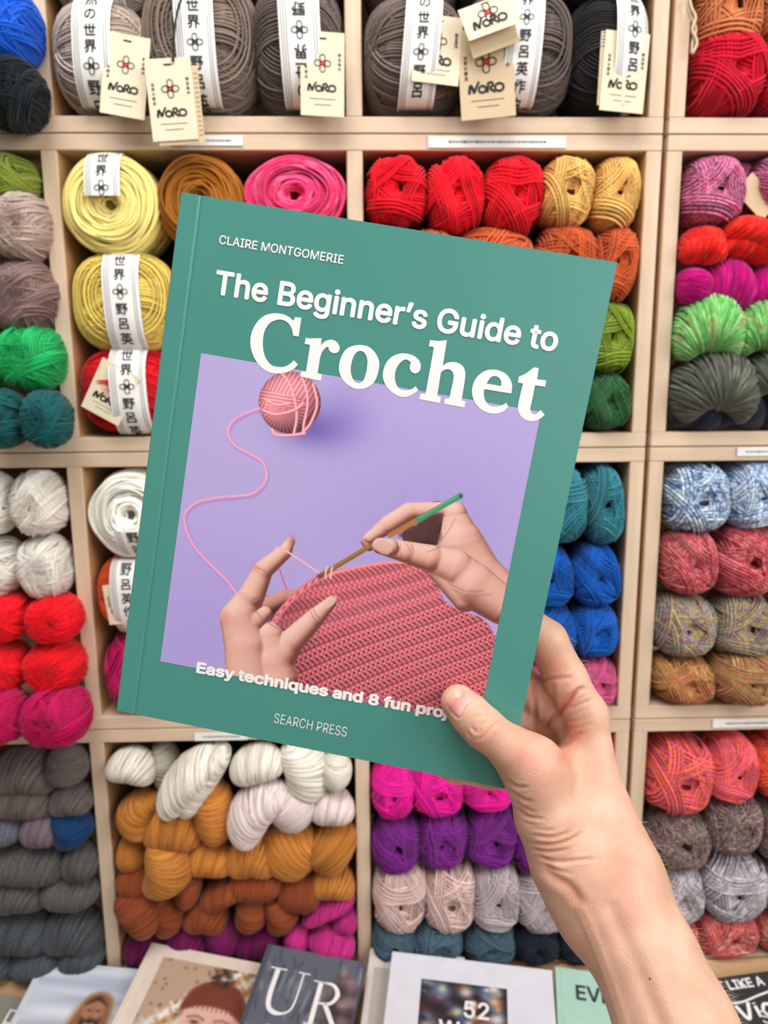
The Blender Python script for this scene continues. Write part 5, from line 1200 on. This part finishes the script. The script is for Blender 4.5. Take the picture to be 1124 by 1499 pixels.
def relax(V, F, n, lam=.5):
    E = np.concatenate([F[:, [0, 1]], F[:, [1, 2]], F[:, [2, 3]], F[:, [3, 0]]]); E = np.concatenate([E, E[:, ::-1]])
    cnt = np.bincount(E[:, 0], minlength=len(V))
    for k in range(n):
        m = np.stack([np.bincount(E[:, 0], V[E[:, 1], i], len(V)) for i in range(3)], 1)/np.maximum(cnt, 1)[:, None]
        V = V+(lam if k % 2 == 0 else -lam*1.02)*(m-V)
    return V
HV = relax(HV, HF, 8)
def vnormals(V, F):
    n = np.cross(V[F[:, 2]]-V[F[:, 0]], V[F[:, 3]]-V[F[:, 1]]); N = np.stack([sum(np.bincount(F[:, k], n[:, i], len(V)) for k in range(4)) for i in range(3)], 1)
    return N/(np.linalg.norm(N, axis=1, keepdims=True)+1e-12)
HN = vnormals(HV, HF)
VX, VY = CX+FPX*HV[:, 0]/HV[:, 2], CY+FPX*HV[:, 1]/HV[:, 2]
facing = np.clip(-(HN*HV).sum(1)/np.linalg.norm(HV, axis=1)*3, 0, 1)      # 1 on the skin seen from this side
def pdist(poly):
    d = np.full(len(VX), 1e9); t_ = np.zeros(len(VX)); P = catmull(poly, 6)
    for i, (a, b_) in enumerate(zip(P[:-1], P[1:])):
        e = b_-a; t = np.clip(((VX-a[0])*e[0]+(VY-a[1])*e[1])/(e@e+1e-9), 0, 1); q = np.hypot(VX-a[0]-t*e[0], VY-a[1]-t*e[1])
        t_ = np.where(q < d, (i+t)/(len(P)-1), t_); d = np.minimum(d, q)
    return d, t_
k1 = lambda L: [(630+x/7.025, 990+y/7.025) for x, y in L]
k2 = lambda L: [(740+x/6.612, 890+y/6.612) for x, y in L]
k3 = lambda L: [(740+x/5.62, 1090+y/5.62) for x, y in L]
CREASE = [(k1([(430, 430), (520, 400), (600, 385)]), .22, 2.2), (k1([(415, 500), (445, 555), (490, 570), (530, 500), (590, 440)]), .4, 2.4), (k1([(470, 665), (560, 610), (640, 520), (735, 450)]), .38, 2.4), (k1([(380, 560), (400, 610), (430, 650)]), .25, 2.2), (k1([(500, 610), (560, 560), (620, 470)]), .2, 2),
 (k2([(330, 690), (420, 692), (580, 680), (640, 668)]), .55, 3), (k2([(290, 1270), (450, 1080), (560, 970), (700, 800), (780, 785)]), 1.1, 3.2), (k2([(560, 980), (700, 940), (860, 885)]), .35, 2.6), (k2([(420, 1325), (560, 1310), (680, 1240), (760, 1200)]), .5, 3.2), (k2([(290, 740), (282, 900), (288, 1100), (300, 1250)]), .9, 3.4), (k2([(450, 700), (452, 850), (470, 1030)]), .5, 4), (k2([(520, 980), (580, 880), (700, 800)]), .5, 3), (k2([(560, 1200), (700, 1160), (860, 1100)]), .2, 3), (k2([(600, 1100), (720, 1090), (850, 1040)]), .18, 2.6),
 (k3([(10, 290), (90, 345), (190, 350)]), .6, 2.6), (k3([(25, 365), (120, 440), (220, 470)]), .6, 2.8), (k3([(80, 510), (180, 590), (340, 622)]), .45, 2.8), (k3([(180, 680), (330, 705), (410, 700)]), .35, 2.6), (k3([(220, 748), (400, 762), (540, 710)]), .5, 2.8), (k3([(190, 815), (370, 825), (520, 790), (650, 715)]), .55, 3), (k3([(210, 860), (350, 880), (530, 862)]), .55, 2.8), (k3([(240, 905), (400, 962), (600, 952), (770, 935)]), .6, 3), (k3([(300, 985), (450, 1042), (560, 1062)]), .45, 3), (k3([(300, 990), (390, 1085), (540, 1190), (640, 1360)]), .9, 7), (k3([(60, 440), (150, 520), (250, 560)]), .35, 2.4), (k3([(140, 640), (240, 660), (330, 665)]), .3, 2.4)]
NA = [k1([q])[0] for q in ((170, 300), (150, 230), (190, 150), (260, 110), (340, 130), (400, 190), (432, 238), (410, 280), (360, 330), (300, 420), (240, 390))]
CREASE.append(([NA[0], NA[10], NA[9], NA[8], NA[7], NA[6], NA[5]], .42, 1.9))
disp = np.zeros(len(HV)); red = np.zeros(len(HV))
for poly, dep, wd in CREASE:
    d, t = pdist(poly); fade = np.clip(np.minimum(t, 1-t)*6, .15, 1)
    disp += (-dep*np.exp(-(d/wd)**2)+.30*dep*np.exp(-((d-wd*2.0)/wd)**2))*fade*facing; red += .5*dep*np.exp(-(d/(wd*1.3))**2)*fade
d, t = pdist([(893, 1330), (925, 1400), (965, 1500)]); disp -= 1.1*np.exp(-(d/14)**2)*facing       # hollow beside the tendon
d, t = pdist([(850, 1330), (880, 1400), (905, 1470), (925, 1540)]); disp += 1.0*np.exp(-(d/8)**2)*facing
for (x, y, s, a) in ((778, 1106, 24, .55), (800, 1140, 26, .3), (806, 975, 22, .75), (832, 1022, 16, .6), (840, 1075, 20, .7), (826, 1108, 14, .8), (905, 1260, 30, .4), (650, 1040, 16, .3), (700, 1090, 16, .35), (772, 1004, 14, .7), (935, 1320, 34, .35), (760, 1100, 14, .3)):
    red += a*np.exp(-((VX-x)**2+(VY-y)**2)/s**2)
HV = HV+HN*(np.clip(disp*1.35, -1.7, .9)*.001)[:, None]
red = np.clip(red*.75, 0, 1)
M_SKIN, nt, bs = nodes('skin')
at = nt.nodes.new('ShaderNodeAttribute'); at.attribute_name = 'flush'
tc = nt.nodes.new('ShaderNodeTexCoord')
n1 = nt.nodes.new('ShaderNodeTexNoise'); n1.inputs['Scale'].default_value = 55; n1.inputs['Detail'].default_value = 5; nt.links.new(tc.outputs['Object'], n1.inputs['Vector'])
r1 = nt.nodes.new('ShaderNodeValToRGB'); r1.color_ramp.elements[0].position = .3; r1.color_ramp.elements[1].position = .72
r1.color_ramp.elements[0].color = rgba((200, 152, 128)); r1.color_ramp.elements[1].color = rgba((220, 176, 152)); nt.links.new(n1.outputs['Fac'], r1.inputs['Fac'])
mx = nt.nodes.new('ShaderNodeMix'); mx.data_type = 'RGBA'; nt.links.new(at.outputs['Fac'], mx.inputs['Factor']); nt.links.new(r1.outputs['Color'], mx.inputs[6]); mx.inputs[7].default_value = rgba((206, 118, 92))
nt.links.new(mx.outputs[2], bs.inputs['Base Color'])
bs.inputs['Roughness'].default_value = .45; bs.inputs['Specular IOR Level'].default_value = .42
bs.inputs['Subsurface Weight'].default_value = .08; bs.inputs['Subsurface Radius'].default_value = (.004, .0015, .0008); bs.inputs['Subsurface Scale'].default_value = .6
n2 = nt.nodes.new('ShaderNodeTexVoronoi'); n2.inputs['Scale'].default_value = 1100; nt.links.new(tc.outputs['Object'], n2.inputs['Vector'])
n3 = nt.nodes.new('ShaderNodeTexNoise'); n3.inputs['Scale'].default_value = 420; n3.inputs['Detail'].default_value = 4; nt.links.new(tc.outputs['Object'], n3.inputs['Vector'])
ma = nt.nodes.new('ShaderNodeMath'); ma.operation = 'ADD'; nt.links.new(n2.outputs['Distance'], ma.inputs[0]); nt.links.new(n3.outputs['Fac'], ma.inputs[1])
bp = nt.nodes.new('ShaderNodeBump'); bp.inputs['Strength'].default_value = .22; bp.inputs['Distance'].default_value = .0006; nt.links.new(ma.outputs[0], bp.inputs['Height']); nt.links.new(bp.outputs['Normal'], bs.inputs['Normal'])
WHV = cam2world(HV); org = WHV.mean(0)
arm = mesh_obj('person', WHV-org, HF[:, ::-1] if False else HF, M_SKIN, attrs={'flush': ('FLOAT', red)}, loc=org)
tag(arm, 'bare right forearm and hand gripping the teal book, thumb on its cover', 'person')
# thumbnail: a thin curved plate laid on the thumb tip
def on_skin(px, py):
    k = np.argsort((VX-px)**2+(VY-py)**2+1e4*(facing < .02)+2e5*(HV[:, 2]-.405)**2)[:6]; w = 1/((VX[k]-px)**2+(VY[k]-py)**2+.05); w /= w.sum()
    zz = (HV[k, 2]*w).sum(); return np.array([(px-CX)/FPX*zz, (py-CY)/FPX*zz, zz])
NAa = catmull(NA, 5, True); cen = NAa.mean(0); V, F, ink = [], [], []
rings = [0, .25, .5, .7, .85, .94, 1.0]
for i, s in enumerate(rings):
    for q in (NAa if s > 0 else NAa[:1]):
        pt = cen+(q-cen)*s; P = on_skin(*pt); off = .00055*(1-s**6)-(.0003 if s == 1 else 0)
        V.append(P+np.array([-.1, -.25, -1.0])/1.04*off)
        ax_ = np.array([(332-170), (330-200)]); tt = ((pt[0]-648)*.73+(pt[1]-1012)*.68)/40           # 0 at the free edge, 1 at the root
        ink.append(tt)
n = len(NAa)
for j in range(n): F.append([0, 1+j, 1+(j+1) % n])
for i in range(len(rings)-2):
    for j in range(n): a = 1+i*n; F.append([a+j, a+n+j, a+n+(j+1) % n, a+(j+1) % n])
M_NAIL, nt, bs = nodes('thumbnail_keratin')
at = nt.nodes.new('ShaderNodeAttribute'); at.attribute_name = 'length'
rp = nt.nodes.new('ShaderNodeValToRGB'); e = rp.color_ramp.elements; e[0].position = .12; e[0].color = rgba((232, 200, 160)); e[1].position = .95; e[1].color = rgba((232, 178, 164))
q = e.new(.38); q.color = rgba((226, 168, 146)); q = e.new(.62); q.color = rgba((222, 142, 132))
nt.links.new(at.outputs['Fac'], rp.inputs['Fac']); nt.links.new(rp.outputs['Color'], bs.inputs['Base Color']); bs.inputs['Roughness'].default_value = .3
WV = cam2world(np.array(V))-org
nail = mesh_obj('thumbnail', WV, [f[::-1] for f in F], M_NAIL, arm, attrs={'length': ('FLOAT', np.array(ink))}); nail['label'] = 'pink thumbnail'
# fine fair hairs along the outer edge of the forearm and the back of the hand
g = np.random.default_rng(9); M_HAIR = plain('fair_hair', (236, 206, 172), .5)
sil = np.where((np.abs((HN*HV).sum(1)/np.linalg.norm(HV, axis=1)) < .45) & (HN[:, 0] > .25) & (((VY > 1180) & (VY < 1560)) | ((VY > 930) & (VY < 1000) & (VX > 815))))[0]
pick = g.choice(sil, min(230, len(sil)), replace=False)
s = np.linspace(0, 1, 5)[None, :, None]; nrm = HN[pick][:, None]; dn = np.array([.25, .75, 0])+g.normal(0, .35, (len(pick), 3)); dn = dn[:, None]
ln = g.uniform(.002, .0068, (len(pick), 1, 1))
P = HV[pick][:, None]+ln*(nrm*s*.9+dn*s*s*.8)
Vh, Fh = tube_mesh(cam2world(P)-org, np.linspace(1, .3, 5)[None].repeat(len(pick), 0)*.000042, 3, False)
hr = mesh_obj('arm_hair', Vh, Fh, M_HAIR, arm); hr['kind'] = 'stuff'

# one tiny mole on the forearm
k = int(np.argmin((VX-951)**2+(VY-1433)**2+1e5*(facing < .1))); t = np.arange(10)*.2*math.pi
u = np.cross(HN[k], [0, 0, 1.0]); u /= np.linalg.norm(u); w = np.cross(HN[k], u)
P = [HV[k]+HN[k]*.00035]+[HV[k]+.00055*(math.cos(a)*u+math.sin(a)*w)+HN[k]*.00005 for a in t]
mesh_obj('mole', cam2world(np.array(P))-org, [[0, 1+i, 1+(i+1) % 10] for i in range(10)], plain('mole_skin', (96, 58, 46), .5), arm)
